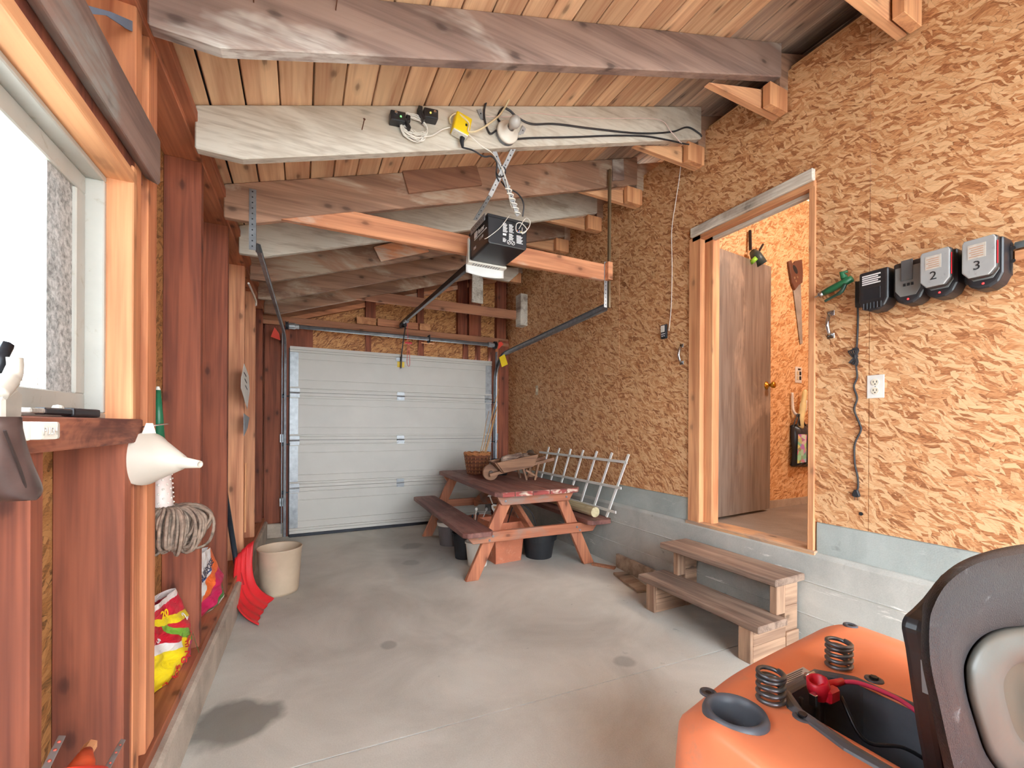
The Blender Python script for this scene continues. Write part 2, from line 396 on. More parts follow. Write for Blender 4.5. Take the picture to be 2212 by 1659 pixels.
# ------------------------------------------------------------------ floor
def structure(name): return thing(name, kind='structure')
EYE = 5.535
WX, WB = 2.585, 2.55          # right wall board face, lower concrete face
DY = 5.35                     # garage door plane
Y0 = -1.9                     # open end of the garage behind the camera
floor = structure('floor')
def quad_slab(name, pts, z0, z1, mat, par): return MB().prism([(p[0], p[1], z0) for p in pts], (0, 0, z1 - z0)).build(name, mat, par, 0.0)
jl = lambda x: 1.745 - 0.052 * (x - 0.2)      # control joint across the slab
g = 0.0035
quad_slab('slab', [(-0.62, Y0), (2.75, Y0), (2.75, jl(2.75) - g), (-0.62, jl(-0.62) - g)], -0.15, 0, M['floor'], floor)
quad_slab('slab', [(-0.62, jl(-0.62) + g), (2.75, jl(2.75) + g), (2.75, 5.75), (-0.62, 5.75)], -0.15, 0, M['floor'], floor)
bx('joint_filler', (-0.62, 1.5, -0.14), (2.75, 1.9, -0.012), plain('joint_dirt', C(92, 86, 78), 0.9), floor, 0)
# ground outside
gm = concrete('gravel_yard', C(206, 204, 198), C(176, 174, 168), 0.6)
gr = MB().box((-60, -60, -0.4), (60, 60, -0.16)).build('ground', gm); tag(gr, kind='structure')

# ------------------------------------------------------------------ left wall
wl = structure('wall_left')
F0, B0 = -0.46, -0.60                          # stud face / sheathing (at y=0)
def lbox(y0, y1, xa, xb, z0, z1, name, mat, par=wl, bevel=0.003):
    return MB().prism([(LX(xa, y0), y0, z0), (LX(xb, y0), y0, z0), (LX(xb, y1), y1, z0), (LX(xa, y1), y1, z0)], (0, 0, z1 - z0)).build(name, mat, par, bevel)
lbox(Y0, 5.7, -0.66, -0.42, 0, 0.185, 'concrete_curb', M['conc_curb'], bevel=0.012)
lbox(Y0, 5.6, B0, F0 + 0.012, 0.185, 0.222, 'sill_plate', M['plate_y'])
lbox(1.02, 1.58, F0 + 0.002, F0 + 0.012, 0.0, 0.0, 'x', M['plate_y']) if False else None
lbox(Y0, 5.6, B0, F0 + 0.004, 2.452, 2.49, 'top_plate', M['plate_y'])
lbox(Y0, 5.6, F0 - 0.006, F0 + 0.040, 2.472, 2.515, 'ledger_strip', M['plate_y'])
# sheathing around the window
WY0, WY1, WZ0, WZ1 = 0.36, 1.586, 1.24, 1.93
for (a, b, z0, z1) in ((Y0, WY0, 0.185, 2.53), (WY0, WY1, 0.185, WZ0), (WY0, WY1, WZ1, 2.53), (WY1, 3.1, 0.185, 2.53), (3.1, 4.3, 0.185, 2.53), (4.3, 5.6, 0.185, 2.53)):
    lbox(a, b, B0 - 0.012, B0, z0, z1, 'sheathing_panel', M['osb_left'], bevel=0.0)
ST = [(-1.7, 'stud', .04), (-1.0, 'stud', .04), (-0.4, 'stud', .04), (0.32, 'stud', .04),
      (1.592, 'stud_edge', .05), (1.70, 'stud_edge', .085), (2.41, 'stud', .05), (3.11, 'stud', .05), (3.84, 'stud_lit', .05), (4.55, 'stud_lit', .045), (5.2, 'stud', .045), (5.46, 'stud', .10)]
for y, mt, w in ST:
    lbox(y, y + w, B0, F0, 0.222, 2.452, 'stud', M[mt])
for y in (0.66, 1.084): lbox(y, y + 0.045, B0, F0, 0.222, 1.20, 'cripple_stud', M['stud'])
lbox(1.51, 1.56, B0, F0 + 0.004, 0.222, 1.20, 'cripple_stud', M['stud'])
lbox(1.56, 1.592, B0, F0 - 0.002, 0.222, 1.20, 'trimmer_stud', M['stud_edge'])
for y in (0.66, 1.084): lbox(y, y + 0.045, B0, F0, 2.10, 2.452, 'cripple_stud', M['stud'])
# window rough opening: jambs, head, sill, face header
lbox(WY1 - 0.02, WY1 + 0.006, B0 - 0.01, F0 + 0.004, WZ0 + 0.02, WZ1 + 0.05, 'jamb_lining', M['jamb_z'])
lbox(0.34, WY1 + 0.006, B0 - 0.01, F0 + 0.004, WZ1, WZ1 + 0.035, 'head_lining', M['jamb_y'])
lbox(0.32, 1.66, B0, F0 - 0.002, WZ1 + 0.035, 2.10, 'lintel', M['stud'])
MB().prism([(LX(F0 - .002, 0.30), 0.30, 2.0), (LX(F0 + .030, 0.30), 0.30, 1.985), (LX(F0 + .036, 0.30), 0.30, 1.995), (LX(F0 + .036, 0.30), 0.30, 2.125), (LX(F0 - .002, 0.30), 0.30, 2.125)], (SK * 1.38, 1.38, 0)).build('header_board', M['header_grey'], wl, 0.006, seg=2)
lbox(0.30, 1.60, B0 - 0.01, F0 + 0.018, 1.196, WZ0 + 0.022, 'sill_board', wood('sill_stained', C(170, 100, 70), C(96, 54, 42), 1, patch=C(92, 50, 42), patch_amt=0.5, patch_scale=8))
MB().prism([PLW(a, b, F0 - 0.012) for a, b in ((176, 8), (235, 24), (300, 52), (304, 78), (272, 62), (226, 32), (176, 27))], (0.004, 0, 0)).build('paint_patch', plain('blue_grey_paint', C(112, 128, 152), 0.6), wl)
# blocking between rafters on the top plate
RY = [0.96, 1.57, 2.15, 2.77, 3.31, 3.87, 4.43, 4.98]
for a, b in zip([Y0] + RY, RY + [5.5]):
    lbox(a + 0.05, b, B0 + 0.02, B0 + 0.06, 2.49, 2.60, 'blocking', M['plate_y'])

# window_1: vinyl frame, sash, panes
w1 = structure('window_1')
def wbar(y0, y1, xa, xb, z0, z1, name, mat, par=w1, bevel=0.003): return lbox(y0, y1, xa, xb, z0, z1, name, mat, par, bevel)
yf0, yf1, zf0, zf1 = WY0, WY1 - 0.02, WZ0 + 0.022, WZ1
fx0, fx1 = -0.60, -0.514
fw = 0.016
fr = wbar(yf0, yf1, fx0, fx1, zf0, zf0 + fw, 'frame_bottom', M['vinyl']); wbar(yf0, yf1, fx0, fx1, zf1 - fw, zf1, 'frame_top', M['vinyl'])
wbar(yf1 - fw, yf1, fx0, fx1, zf0 + fw, zf1 - fw, 'frame_side', M['vinyl']); wbar(yf0, yf0 + fw, fx0, fx1, zf0 + fw, zf1 - fw, 'frame_side', M['vinyl'])
sx0, sx1, sw = -0.582, -0.552, 0.05
ya, yb, za, zb = yf0 + fw, yf1 - fw, zf0 + fw, zf1 - fw
wbar(ya, yb, sx0, sx1, za, za + sw, 'sash_rail', M['vinyl']); wbar(ya, yb, sx0, sx1, zb - sw, zb, 'sash_rail', M['vinyl'])
wbar(yb - sw, yb, sx0, sx1, za + sw, zb - sw, 'sash_stile', M['vinyl']); wbar(ya, ya + sw, sx0, sx1, za + sw, zb - sw, 'sash_stile', M['vinyl'])
gk = NT('window_glass'); _tr = gk.new('ShaderNodeBsdfTransparent'); _gl = gk.new('ShaderNodeBsdfGlossy'); _gl.inputs['Roughness'].default_value = 0.03
_tr.inputs[0].default_value = (0.95, 0.97, 0.98, 1); _mx = gk.new('ShaderNodeMixShader'); _mx.inputs[0].default_value = 0.05
gk.lk(_tr.outputs[0], _mx.inputs[1]); gk.lk(_gl.outputs[0], _mx.inputs[2]); gk.lk(_mx.outputs[0], gk.n['Material Output'].inputs['Surface'])
wbar(ya + sw, yb - sw, -0.570, -0.567, za + sw, zb - sw, 'pane', gk.m, bevel=0)
# mildewed overlapping second pane edge
dk = NT('mildewed_glass'); dco = dk.coord(False)
dn = dk.ramp(dk.noise(dco, 70, 6, 0.3, 0.7), [(0.35, (0.22, 0.22, 0.21, 1)), (0.65, (0.66, 0.66, 0.64, 1))])
dk.b.inputs['Transmission Weight'].default_value = 0.14; dk.out(dn, 0.6); dk.b.inputs['IOR'].default_value = 1.02
wbar(yb - sw - 0.118, yb - sw, -0.565, -0.560, za + sw, zb - sw, 'mildewed_edge', dk.m, bevel=0)

# ------------------------------------------------------------------ roof / ceiling
ceil = structure('ceiling')
def zr(x): return 2.528 + 0.328 * (x + 0.428)
sl = V((1, 0, 0.328)).normalized(); nrm = V((-0.328, 0, 1)).normalized()
bw = 0.1325 ; s0 = -0.70
xs = []
x = -0.72
while x < 3.1: xs.append(x); x += 0.127
for i, x in enumerate(xs):
    p = V((x, 0, zr(x)))
    mb = MB(); w = 0.127 / sl.x
    gap = 0.006 if i % 3 else 0.010
    dz = random.uniform(0, 0.003)
    lo = p + nrm * dz
    mb.prism([lo + V((0, Y0, 0)) + sl * gap / 2, lo + V((0, Y0, 0)) + sl * (w - gap / 2), lo + V((0, 5.9, 0)) + sl * (w - gap / 2), lo + V((0, 5.9, 0)) + sl * gap / 2], nrm * 0.03)
    mb.build('roof_board', M['roof_grey'] if x > 2.05 else M['roof'], ceil, 0.0025)
MB().prism([V((-0.9, Y0, zr(-0.9))) + nrm * 0.036, V((3.2, Y0, zr(3.2))) + nrm * 0.036, V((3.2, 5.9, zr(3.2))) + nrm * 0.036, V((-0.9, 5.9, zr(-0.9))) + nrm * 0.036], nrm * 0.02).build('roof_deck', M['black_soft'], ceil)
RH = 0.228; RW = 0.042
def rafter(y, mat, label, w=RW, xl=None, xr=2.51, RH=RH):
    xl = LX(F0 + 0.03, y) if xl is None else xl
    zb = zr(-0.226) - RH
    poly = [(xl, y, zr(xl)), (xr, y, zr(xr)), (xr, y, zr(xr) - RH), (-0.226, y, zb), (xl, y, zb)]
    o = MB().prism(poly, (0, w, 0)).build('rafter', mat, ceil, 0.005); o['label'] = label
    return o
for y in (-1.5, -0.9, -0.35, 0.3): rafter(y, M['raf_grey'], 'grey weathered rafter')
rafter(RY[0], M['raf_grey'], 'grey weathered rafter')
r1 = rafter(RY[1], M['raf_grey'], 'brown-grey rafter with white splashes', 0.05, RH=0.198)
r2 = rafter(RY[2] - 0.02, M['raf_white'], 'whitewashed rafter carrying the lamp and wiring', 0.05)
r3 = rafter(RY[3], M['raf_brown'], 'brown rafter with a patched splice')
r4 = rafter(RY[4], M['raf_white'], 'whitewashed rafter with nail stains')
for y in RY[5:]: r5 = rafter(y, M['raf_brown'], 'brown rafter near the garage door')
# taper nailer strips on the left ends, splice plates, level stubs under the right ends
def plate(y, pix, mat, name, par, t=0.02):
    MB().prism([PY(a, b, y) for a, b in pix], (0, -t, 0)).build(name, mat, par, 0.002)
plate(RY[3], [(868, 372), (1026, 357), (1040, 402), (882, 420)], wood('splice_brown', C(156, 110, 84), C(122, 82, 62), 0), 'splice_board', r3)
plate(RY[3], [(1322, 346), (1345, 344), (1347, 390), (1322, 392)], M['raf_grey'], 'splice_board', r3, 0.012)
plate(RY[5] - 0.02, [(806, 535), (905, 512), (926, 545), (822, 566)], M['tie_x'], 'splice_board', r5, 0.02)
for i, y in enumerate(RY):
    zt = 3.108
    xa = 1.97; yy = y + RW + 0.012
    po = [(xa + 0.03, yy, zr(xa) - RH + 0.01), (2.56, yy, zt + 0.17), (2.56, yy, zt - 0.0), (xa, yy, zt)]
    MB().prism([(xa, yy, zt), (2.57, yy, zt), (2.57, yy, zr(2.5) - RH), (xa + 0.35, yy, zr(xa + 0.35) - RH)], (0, 0.04, 0)).build('level_stub', M['stub'], ceil, 0.003)
    bx('upright_block', (2.40, y - 0.004, zt - 0.01), (2.56, y + RW, zr(2.40) - RH), M['jamb_z'], ceil)
    MB().prism([(2.512, y + 0.01, zr(2.512) - 0.05), (2.95, y + 0.01, zr(2.95) - 0.05), (2.95, y + 0.01, zr(2.95) - 0.28), (2.512, y + 0.01, zr(2.512) - 0.28)], (0, 0.04, 0)).build('lapped_rafter', M['raf_brown'], ceil, 0.003)
# collar ties
zt0, zt1 = 2.405, 2.533
def tie(y, xr, z0, z1, mat, w=0.04):
    xa = (z0 + RH - 2.528) / 0.328 - 0.428; xb = (z1 + RH - 2.528) / 0.328 - 0.428
    return MB().prism([(xa, y, z0), (xr, y, z0), (xr, y, z1), (xb, y, z1)], (0, w, 0)).build('collar_tie', mat, ceil, 0.004)
t1 = tie(2.752 - 0.045 + 0.04, 2.16, zt0, zt1, M['tie_x']); t1['label'] = 'orange level tie board behind the opener'
t2 = tie(4.95, 2.48, 2.615, 2.725, M['brown_x']); t2['label'] = 'brown level tie board before the end wall'
bx('tie_block', (2.155, 2.70, 2.40), (2.20, 2.745, 2.54), M['tie_x'], ceil)
plate(4.90, [(1020, 577), (1042, 577), (1042, 657), (1018, 653)], M['old_x'], 'hanger_board', ceil, 0.025)
MB().prism([PY(a, b, 4.86) for a, b in ((1044, 577), (1118, 580), (1118, 592), (1098, 610), (1044, 600))], (0, -0.03, 0)).build('gusset_board', M['raf_white'], ceil, 0.003)

# ------------------------------------------------------------------ right wall
wr = structure('wall_right')
ZC, ZS, ZT = 0.722, 0.552, 3.362
dY0, dY1, dZ1 = 1.424, 2.262, 2.632           # door frame outer edges
def rpanel(y0, y1, z0, z1, name='board_panel'): return bx(name, (WX, y0 + 0.0015, z0), (WX + 0.012, y1 - 0.0015, z1), M['osb'], wr, 0)
rpanel(Y0, -0.055, ZC, ZT); rpanel(-0.055, 1.166, ZC, ZT)
def notch(): # panel with the door cut out of it
    MB().prism([(WX, 1.1675, ZC), (WX, dY0, ZC), (WX, dY0, dZ1 + 0.06), (WX, dY1, dZ1 + 0.06), (WX, dY1, ZC), (WX, 3.0755, ZC), (WX, 3.0755, ZT), (WX, 1.1675, ZT)], (0.012, 0, 0)).build('board_panel', M['osb'], wr)
notch()
rpanel(3.077, 4.30, ZC - 0.03, ZT); rpanel(4.30, EYE, ZC - 0.03, ZT)
bx('upper_curb', (WX + 0.001, Y0, ZS - 0.02), (WX + 0.16, dY0 - 0.01, ZC), M['conc_up'], wr, 0.006)
bx('upper_curb', (WX + 0.001, dY1 + 0.02, ZS - 0.02), (WX + 0.16, 5.6, ZC), M['conc_up'], wr, 0.006)
MB().prism([(WB, Y0, -0.15), (WX + 0.16, Y0, -0.15), (WX + 0.16, Y0, ZS), (WX - 0.01, Y0, ZS), (WB + 0.004, Y0, ZS - 0.02)], (0, 5.6 - Y0, 0)).build('stem_wall', M['conc_wall'], wr, 0.004)
for zz in (0.20, 0.385):                         # form-board ridges left in the concrete
    MB().prism([(WB - 0.0025, Y0, zz), (WB + 0.02, Y0, zz - 0.02), (WB + 0.02, Y0, zz + 0.02)], (0, 5.55 - Y0, 0)).build('form_ridge', M['conc_wall'], wr)
for y in (-1.0, 0.0, 3.0, 4.2, 5.2): bx('stud', (WX + 0.014, y, ZC), (WX + 0.10, y + 0.04, ZT), M['stud'], wr)
bx('top_cap', (WX + 0.013, Y0, ZT - 0.05), (WX + 0.10, 5.5, ZT - 0.01), M['plate_y'], wr)
MB().lathe([(0.009, 0), (0.009, 0.002)], PX(1860, 1110, WX - 0.001) , 14, (-1, 0, 0), cap1=True).build('drilled_hole', M['ink'], wr)
# door_1: frame, leaf, sill
d1 = structure('door_1')
yj = PX(1530, 900, WX).y
bx('side_jamb', (WX - 0.012, dY1 - 0.075, ZS + 0.0), (WX + 0.10, dY1 + 0.03, dZ1), M['jamb_z'], d1, 0.004)
bx('stop_strip', (WX + 0.03, dY1 - 0.145, ZS), (WX + 0.10, dY1 - 0.075, dZ1 - 0.02), M['jamb_z'], d1, 0.003)
bx('side_jamb', (WX - 0.010, dY0 - 0.004, ZS - 0.03), (WX + 0.10, dY0 + 0.030, dZ1), M['jamb_z'], d1, 0.003)
bx('head_jamb', (WX - 0.012, dY0, dZ1 - 0.035), (WX + 0.10, dY1, dZ1), M['jamb_y'], d1, 0.003)
bx('head_stop', (WX + 0.03, dY0 + 0.03, dZ1 - 0.06), (WX + 0.06, dY1 - 0.07, dZ1 - 0.035), M['old_x'], d1, 0.002)
hb = bx('header_trim', (WX - 0.03, dY0, dZ1), (WX - 0.0005, dY1 + 0.004, dZ1 + 0.066), M['old_x'], d1, 0.004); hb['label'] = 'weathered grey header board'
sb_ = bx('door_sill', (WX - 0.025, dY0 - 0.02, ZS - 0.02), (WX + 0.14, dY1 + 0.04, ZS + 0.008), wood('sill_worn', C(176, 150, 128), C(140, 112, 94), 1, patch=C(216, 168, 124), patch_amt=0.15), d1, 0.004)
# storeroom beyond the doorway
RYB = 2.335
rb = structure('wall_storeroom')
bx('board_panel', (WX + 0.10, RYB, 0.62), (3.94, RYB + 0.012, 2.20), M['osb_in'], rb, 0); bx('board_panel', (3.943, RYB, 0.62), (5.2, RYB + 0.012, 2.20), M['osb_in'], rb, 0)
bx('board_panel', (WX + 0.10, RYB, 2.203), (5.2, RYB + 0.012, 3.3), M['osb_in'], rb, 0)
bx('curb', (WX + 0.16, RYB - 0.002, 0.54), (5.2, RYB + 0.10, 0.62), M['conc_curb'], rb, 0.004)
bx('side_panel', (5.2, -0.6, 0.5), (5.215, RYB + 0.1, 3.4), M['osb'], rb, 0)
bx('rear_panel', (WX + 0.17, -0.615, 0.5), (5.215, -0.6, 3.4), M['osb_in'], rb, 0)
bx('lid_panel', (WX + 0.03, -0.6, 3.36), (5.2, RYB + 0.1, 3.40), M['osb_in'], rb, 0)
fs = MB().box((WX + 0.135, -0.6, 0.40), (5.2, RYB, 0.553)).build('floor_storeroom', concrete('storeroom_floor', C(160, 148, 136), C(124, 114, 106), 2.0, specks=False)); tag(fs, kind='structure')
# door leaf, opened against the storeroom wall
hx, hy = WX + 0.125, 2.190
fxx, fyy = 3.49, 2.262
dd = V((fxx - hx, fyy - hy, 0)).normalized(); nn = V((-dd.y, dd.x, 0))
leaf = MB()
lz0, lz1 = ZS + 0.022, 2.575
leaf.prism([(hx, hy, lz0), (fxx, fyy, lz0), (fxx + nn.x * .036, fyy + nn.y * .036, lz0), (hx + nn.x * .036, hy + nn.y * .036, lz0)], (0, 0, lz1 - lz0))
lf = leaf.build('door_leaf', M['door_leaf'], d1, 0.002)
eb = MB().bar(V((hx, hy, lz0)) - dd * 0.003 + nn * 0.018, V((hx, hy, lz1)) - dd * 0.003 + nn * 0.018, 0.034, 0.006, dd).build('hinge_edge', M['jamb_z'], lf, 0.001)
for zz in (0.80, 2.28):
    MB().bar(V((hx, hy, zz)) - dd * 0.009 + nn * 0.014, V((hx, hy, zz + 0.09)) - dd * 0.009 + nn * 0.014, 0.03, 0.004, dd).tube([V((hx, hy, zz)) - dd * 0.012 - nn * 0.006, V((hx, hy, zz + 0.09)) - dd * 0.012 - nn * 0.006], 0.006).build('hinge', M['galv_dull'], lf)
kp = V((fxx, fyy, 1.55)) - dd * 0.065
kp.z = PY(1650, 832, 2.25).z
kb = MB().lathe([(0.0, 0.0), (0.033, 0.0), (0.033, 0.004), (0.026, 0.010), (0.012, 0.014), (0.011, 0.034), (0.020, 0.040), (0.027, 0.052), (0.026, 0.064), (0.016, 0.070), (0.0, 0.071)], kp - nn * 0.0, 24, -nn).build('door_knob', M['brass'], lf, smooth=True)
MB().ob(V((fxx, fyy, kp.z)) + nn * 0.018 + dd * 0.001, dd * 0.002, nn * 0.012, V((0, 0, 0.028))).ob(V((fxx, fyy, kp.z)) + nn * 0.018 + dd * 0.008, dd * 0.008, nn * 0.006, V((0, 0, 0.008))).build('latch', M['brass'], lf)
lp = bpy.data.lights.new('storeroom_fill', 'POINT'); lp.energy = 30; lp.color = (1.0, 0.98, 0.94); lp.shadow_soft_size = 0.12  # unseen fill light added to brighten the storeroom; no fixture is modelled
lo = bpy.data.objects.new('storeroom_fill', lp); COL.objects.link(lo); lo.location = (3.5, 0.7, 3.1)

# ------------------------------------------------------------------ end wall with garage door
we = structure('wall_back')
EY = 5.52                                        # sheathing face
zh = 2.14
dxl, dxr = -0.112, 2.316
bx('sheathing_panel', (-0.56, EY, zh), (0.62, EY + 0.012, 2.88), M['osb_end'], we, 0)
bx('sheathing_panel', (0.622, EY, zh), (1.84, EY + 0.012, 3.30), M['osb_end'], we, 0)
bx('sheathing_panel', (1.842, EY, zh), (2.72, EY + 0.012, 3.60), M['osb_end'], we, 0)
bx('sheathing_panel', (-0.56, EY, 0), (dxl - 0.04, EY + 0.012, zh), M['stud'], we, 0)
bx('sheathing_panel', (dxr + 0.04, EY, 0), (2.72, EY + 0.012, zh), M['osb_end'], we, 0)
bx('light_seal_panel', (-0.75, EY + 0.013, 0), (dxl - 0.05, EY + 0.03, 3.0), M['black_soft'], we, 0); bx('light_seal_panel', (dxr + 0.05, EY + 0.013, 0), (3.1, EY + 0.03, 3.7), M['black_soft'], we, 0); bx('light_seal_panel', (dxl - 0.05, EY + 0.013, zh - 0.01), (dxr + 0.05, EY + 0.03, 3.6), M['black_soft'], we, 0)  # black backing added behind the sheathing to stop light leaking through its seams
bx('end_stub_curb', (LX(-0.42, 5.35) - 0.05, 5.36, 0), (dxl - 0.06, EY, 0.16), M['conc_curb'], we, 0.01)
bx('door_post', (dxl - 0.075, DY + 0.06, 0.0), (dxl - 0.002, EY, 2.40), M['stud'], we)
bx('door_post', (dxr + 0.004, DY + 0.06, 0.0), (dxr + 0.075, EY, 2.40), M['stud'], we)
bx('corner_post', (dxr + 0.12, DY + 0.04, 0.1), (WX, EY, 2.42), M['stud'], we)
bx('door_post', (dxr + 0.075, DY + 0.05, 0.0), (dxr + 0.12, EY, 2.40), M['stud_edge'], we)
bx('corner_post', (-0.36, DY + 0.06, 0.16), (dxl - 0.08, EY, 2.40), M['stud'], we)
zb_ = 2.385
bx('header_plate', (-0.38, DY + 0.05, zb_ - 0.02), (WX, DY + 0.165, zb_ + 0.06), M['brown_x'], we)
bx('header_strip', (-0.38, DY + 0.03, zb_ - 0.045), (WX, DY + 0.05, zb_ + 0.0), M['brown_x'], we)
def estud(u0, u1, v, ztop, name='stud', mat='stud'):
    a = PY(u0, v, EY - 0.09); b = PY(u1, v, EY - 0.09); bx(name, (a.x, EY - 0.085, zb_ + 0.06), (b.x, EY, ztop), M[mat], we)
for u0, u1 in ((790, 812), (902, 916), (990, 1010), (1014, 1040), (1074, 1094)):
    a = PY(u0, 660, EY - 0.09).x; b = PY(u1, 660, EY - 0.09).x
    bx('stud', (a, EY - 0.085, zb_ + 0.06), (b, EY, zr((a + b) / 2) - 0.03), M['stud'], we)
for u0, u1 in ((626, 676), (790, 802), (905, 916), (1003, 1012), (1030, 1038)):
    a = PY(u0, 730, EY - 0.07).x; b = PY(u1, 730, EY - 0.07).x
    bx('cripple_stud', (a, EY - 0.07, zh - 0.02), (b, EY, zb_ - 0.02), M['stud'], we)
MB().prism([(-0.40, EY - 0.04, zr(-0.4) - 0.02), (2.58, EY - 0.04, zr(2.58) - 0.02), (2.58, EY - 0.04, zr(2.58) - 0.17), (-0.40, EY - 0.04, zr(-0.4) - 0.17)], (0, 0.035, 0)).build('rake_board', M['brown_x'], we, 0.003)
MB().prism([(-0.40, EY - 0.06, zr(-0.4) - 0.17), (2.58, EY - 0.06, zr(2.58) - 0.17), (2.58, EY - 0.06, zr(2.58) - 0.225), (-0.40, EY - 0.06, zr(-0.4) - 0.225)], (0, 0.055, 0)).build('rake_plate', M['tie_x'], we, 0.003)
for u0, u1 in ((770, 812), (815, 902), (906, 928)):
    a = PY(u0, 700, EY - 0.1); b = PY(u1, 700, EY - 0.1)
    bx('opener_cleat', (a.x, EY - 0.12, zb_ + 0.065), (b.x, EY - 0.085, zb_ + 0.15), M['tie_x'] if u0 == 815 else M['jamb_y'], we)
aw = PY(1133, 640, 4.93)
bx('bearing_block', (WX - 0.10, 4.84, 2.52), (WX - 0.001, 4.98, 2.92), M['old_x'], we)
# garage door
d2 = structure('door_2')
zs = [0.03, 0.545, 1.075, 1.605, 2.118]
ribm = M['door_white']
for i in range(4):
    z0, z1 = zs[i] + 0.002, zs[i + 1] - 0.002
    sec = MB()
    n = (z1 - z0)
    # profile in (depth, z): stepped ribs pressed into the sheet; depth measured toward the room
    prof = [(0.0, 0), (0.026, 0.0), (0.026, 0.033), (0.014, 0.036), (0.014, 0.043), (0.026, 0.046), (0.026, 0.060), (0.010, 0.062), (0.010, 0.133), (0.003, 0.135), (0.003, 0.142), (0.010, 0.144), (0.010, n - 0.144), (0.003, n - 0.142), (0.003, n - 0.135), (0.010, n - 0.133), (0.010, n - 0.062), (0.026, n - 0.060), (0.026, n - 0.046), (0.014, n - 0.043), (0.014, n - 0.036), (0.026, n - 0.033), (0.026, n), (0.0, n)]
    sec.prism([(dxl, DY + 0.03 - d, z0 + z) for d, z in prof], (dxr - dxl, 0, 0))
    so = sec.build('door_section', ribm, d2)
    for xa, xb in ((dxl, dxl + 0.085), (dxr - 0.085, dxr)):
        bx('end_stile', (xa, DY + 0.0165, z0 + 0.062), (xb, DY + 0.018 - 0.006 + 0.006, z1 - 0.062), M['galv'], so, 0.0)
    if i < 3:
        zj = zs[i + 1]
        for xa, xb in ((dxl + 0.004, dxl + 0.10), (dxr - 0.10, dxr - 0.004), (1.10 - 0.045, 1.10 + 0.045)):
            h_ = MB().box((xa, DY + 0.000, zj + 0.006), (xb, DY + 0.008, zj + 0.045)).box((xa, DY + 0.000, zj - 0.055), (xb, DY + 0.008, zj - 0.012)).tube([(xa, DY - 0.004, zj - 0.005), (xb, DY - 0.004, zj - 0.005)], 0.009, 8)
            h_.box((xa + 0.01, DY - 0.014, zj - 0.045), (xb - 0.02, DY + 0.0, zj - 0.03)).build('hinge', M['galv'], so)
        for sgn, xx in ((-1, dxl), (1, dxr)):
            MB().tube([(xx, DY - 0.008, zj - 0.045), (xx + sgn * 0.06, DY - 0.008, zj - 0.045)], 0.006, 8).lathe([(0, -.012), (0.022, -.012), (0.022, .012), (0, .012)], (xx + sgn * 0.058, DY - 0.008, zj - 0.045), 14, (1, 0, 0)).build('roller', M['dark_metal'], so)
bx('bottom_seal', (dxl, DY - 0.005, 0.0), (dxr, DY + 0.03, 0.034), M['dark_metal'], d2, 0.004)
bx('drip_strip', (dxl - 0.01, DY + 0.031, 0.0), (dxr + 0.01, DY + 0.05, 2.10), M['black_soft'], d2, 0)
# tracks: vertical, curve, horizontal
def track(side, xv, xe, ye, ze):
    pts = [V((xv, DY - 0.008, 0.02)), V((xv, DY - 0.008, 1.0)), V((xv, DY - 0.008, 1.85))]
    for k_ in range(1, 8):
        a = k_ / 8 * math.pi / 2
        pts.append(V((xv, DY - 0.008 - 0.33 * (1 - math.cos(a)), 1.85 + 0.33 * math.sin(a))))
    h0 = pts[-1]
    for k_ in range(0, 7):
        t = k_ / 6; pts.append(V((xv + (xe - xv) * t, DY - 0.40 + (ye - DY + 0.40) * t, 2.185 + (ze - 2.185) * t)))
    mb = MB(); ring = []
    prof = [(-0.022, 0.012), (-0.028, 0.030), (0.0, 0.034), (0.0, 0.034), (0.026, 0.030), (0.028, 0.008), (0.024, 0.004), (0.022, 0.026), (0.0, 0.030), (-0.022, 0.026), (-0.018, 0.012)]
    vs = []; n = len(prof)
    for i, p in enumerate(pts):
        a = pts[max(0, i - 1)]; b = pts[min(len(pts) - 1, i + 1)]; d = (b - a).normalized()
        sx = V((side, 0, 0)); sx = (sx - d * d.dot(sx)).normalized(); up = d.cross(sx)
        for q, w in prof: vs.append(p + up * q + sx * (w - 0.02))
    fs_ = []
    for i in range(len(pts) - 1):
        for j in range(n): fs_.append((i * n + j, i * n + (j + 1) % n, (i + 1) * n + (j + 1) % n, (i + 1) * n + j))
    mb.add(vs, fs_); return mb.build('track', M['galv_dull'], d2)
tl_ = track(-1, dxl - 0.045, -0.215, 2.78, 2.23); tr_ = track(1, dxr + 0.05, 2.185, 2.76, 2.20)
for xx in (dxl - 0.075, dxr + 0.075):
    bx('track_angle', (xx - 0.004, DY + 0.0, 0.05), (xx + 0.004, DY + 0.055, 2.25), M['galv_dull'], d2, 0)
    for zz in (0.35, 1.05): bx('track_bracket', (xx - 0.02, DY + 0.0, zz), (xx + 0.02, DY + 0.058, zz + 0.09), M['galv'], d2, 0.002)
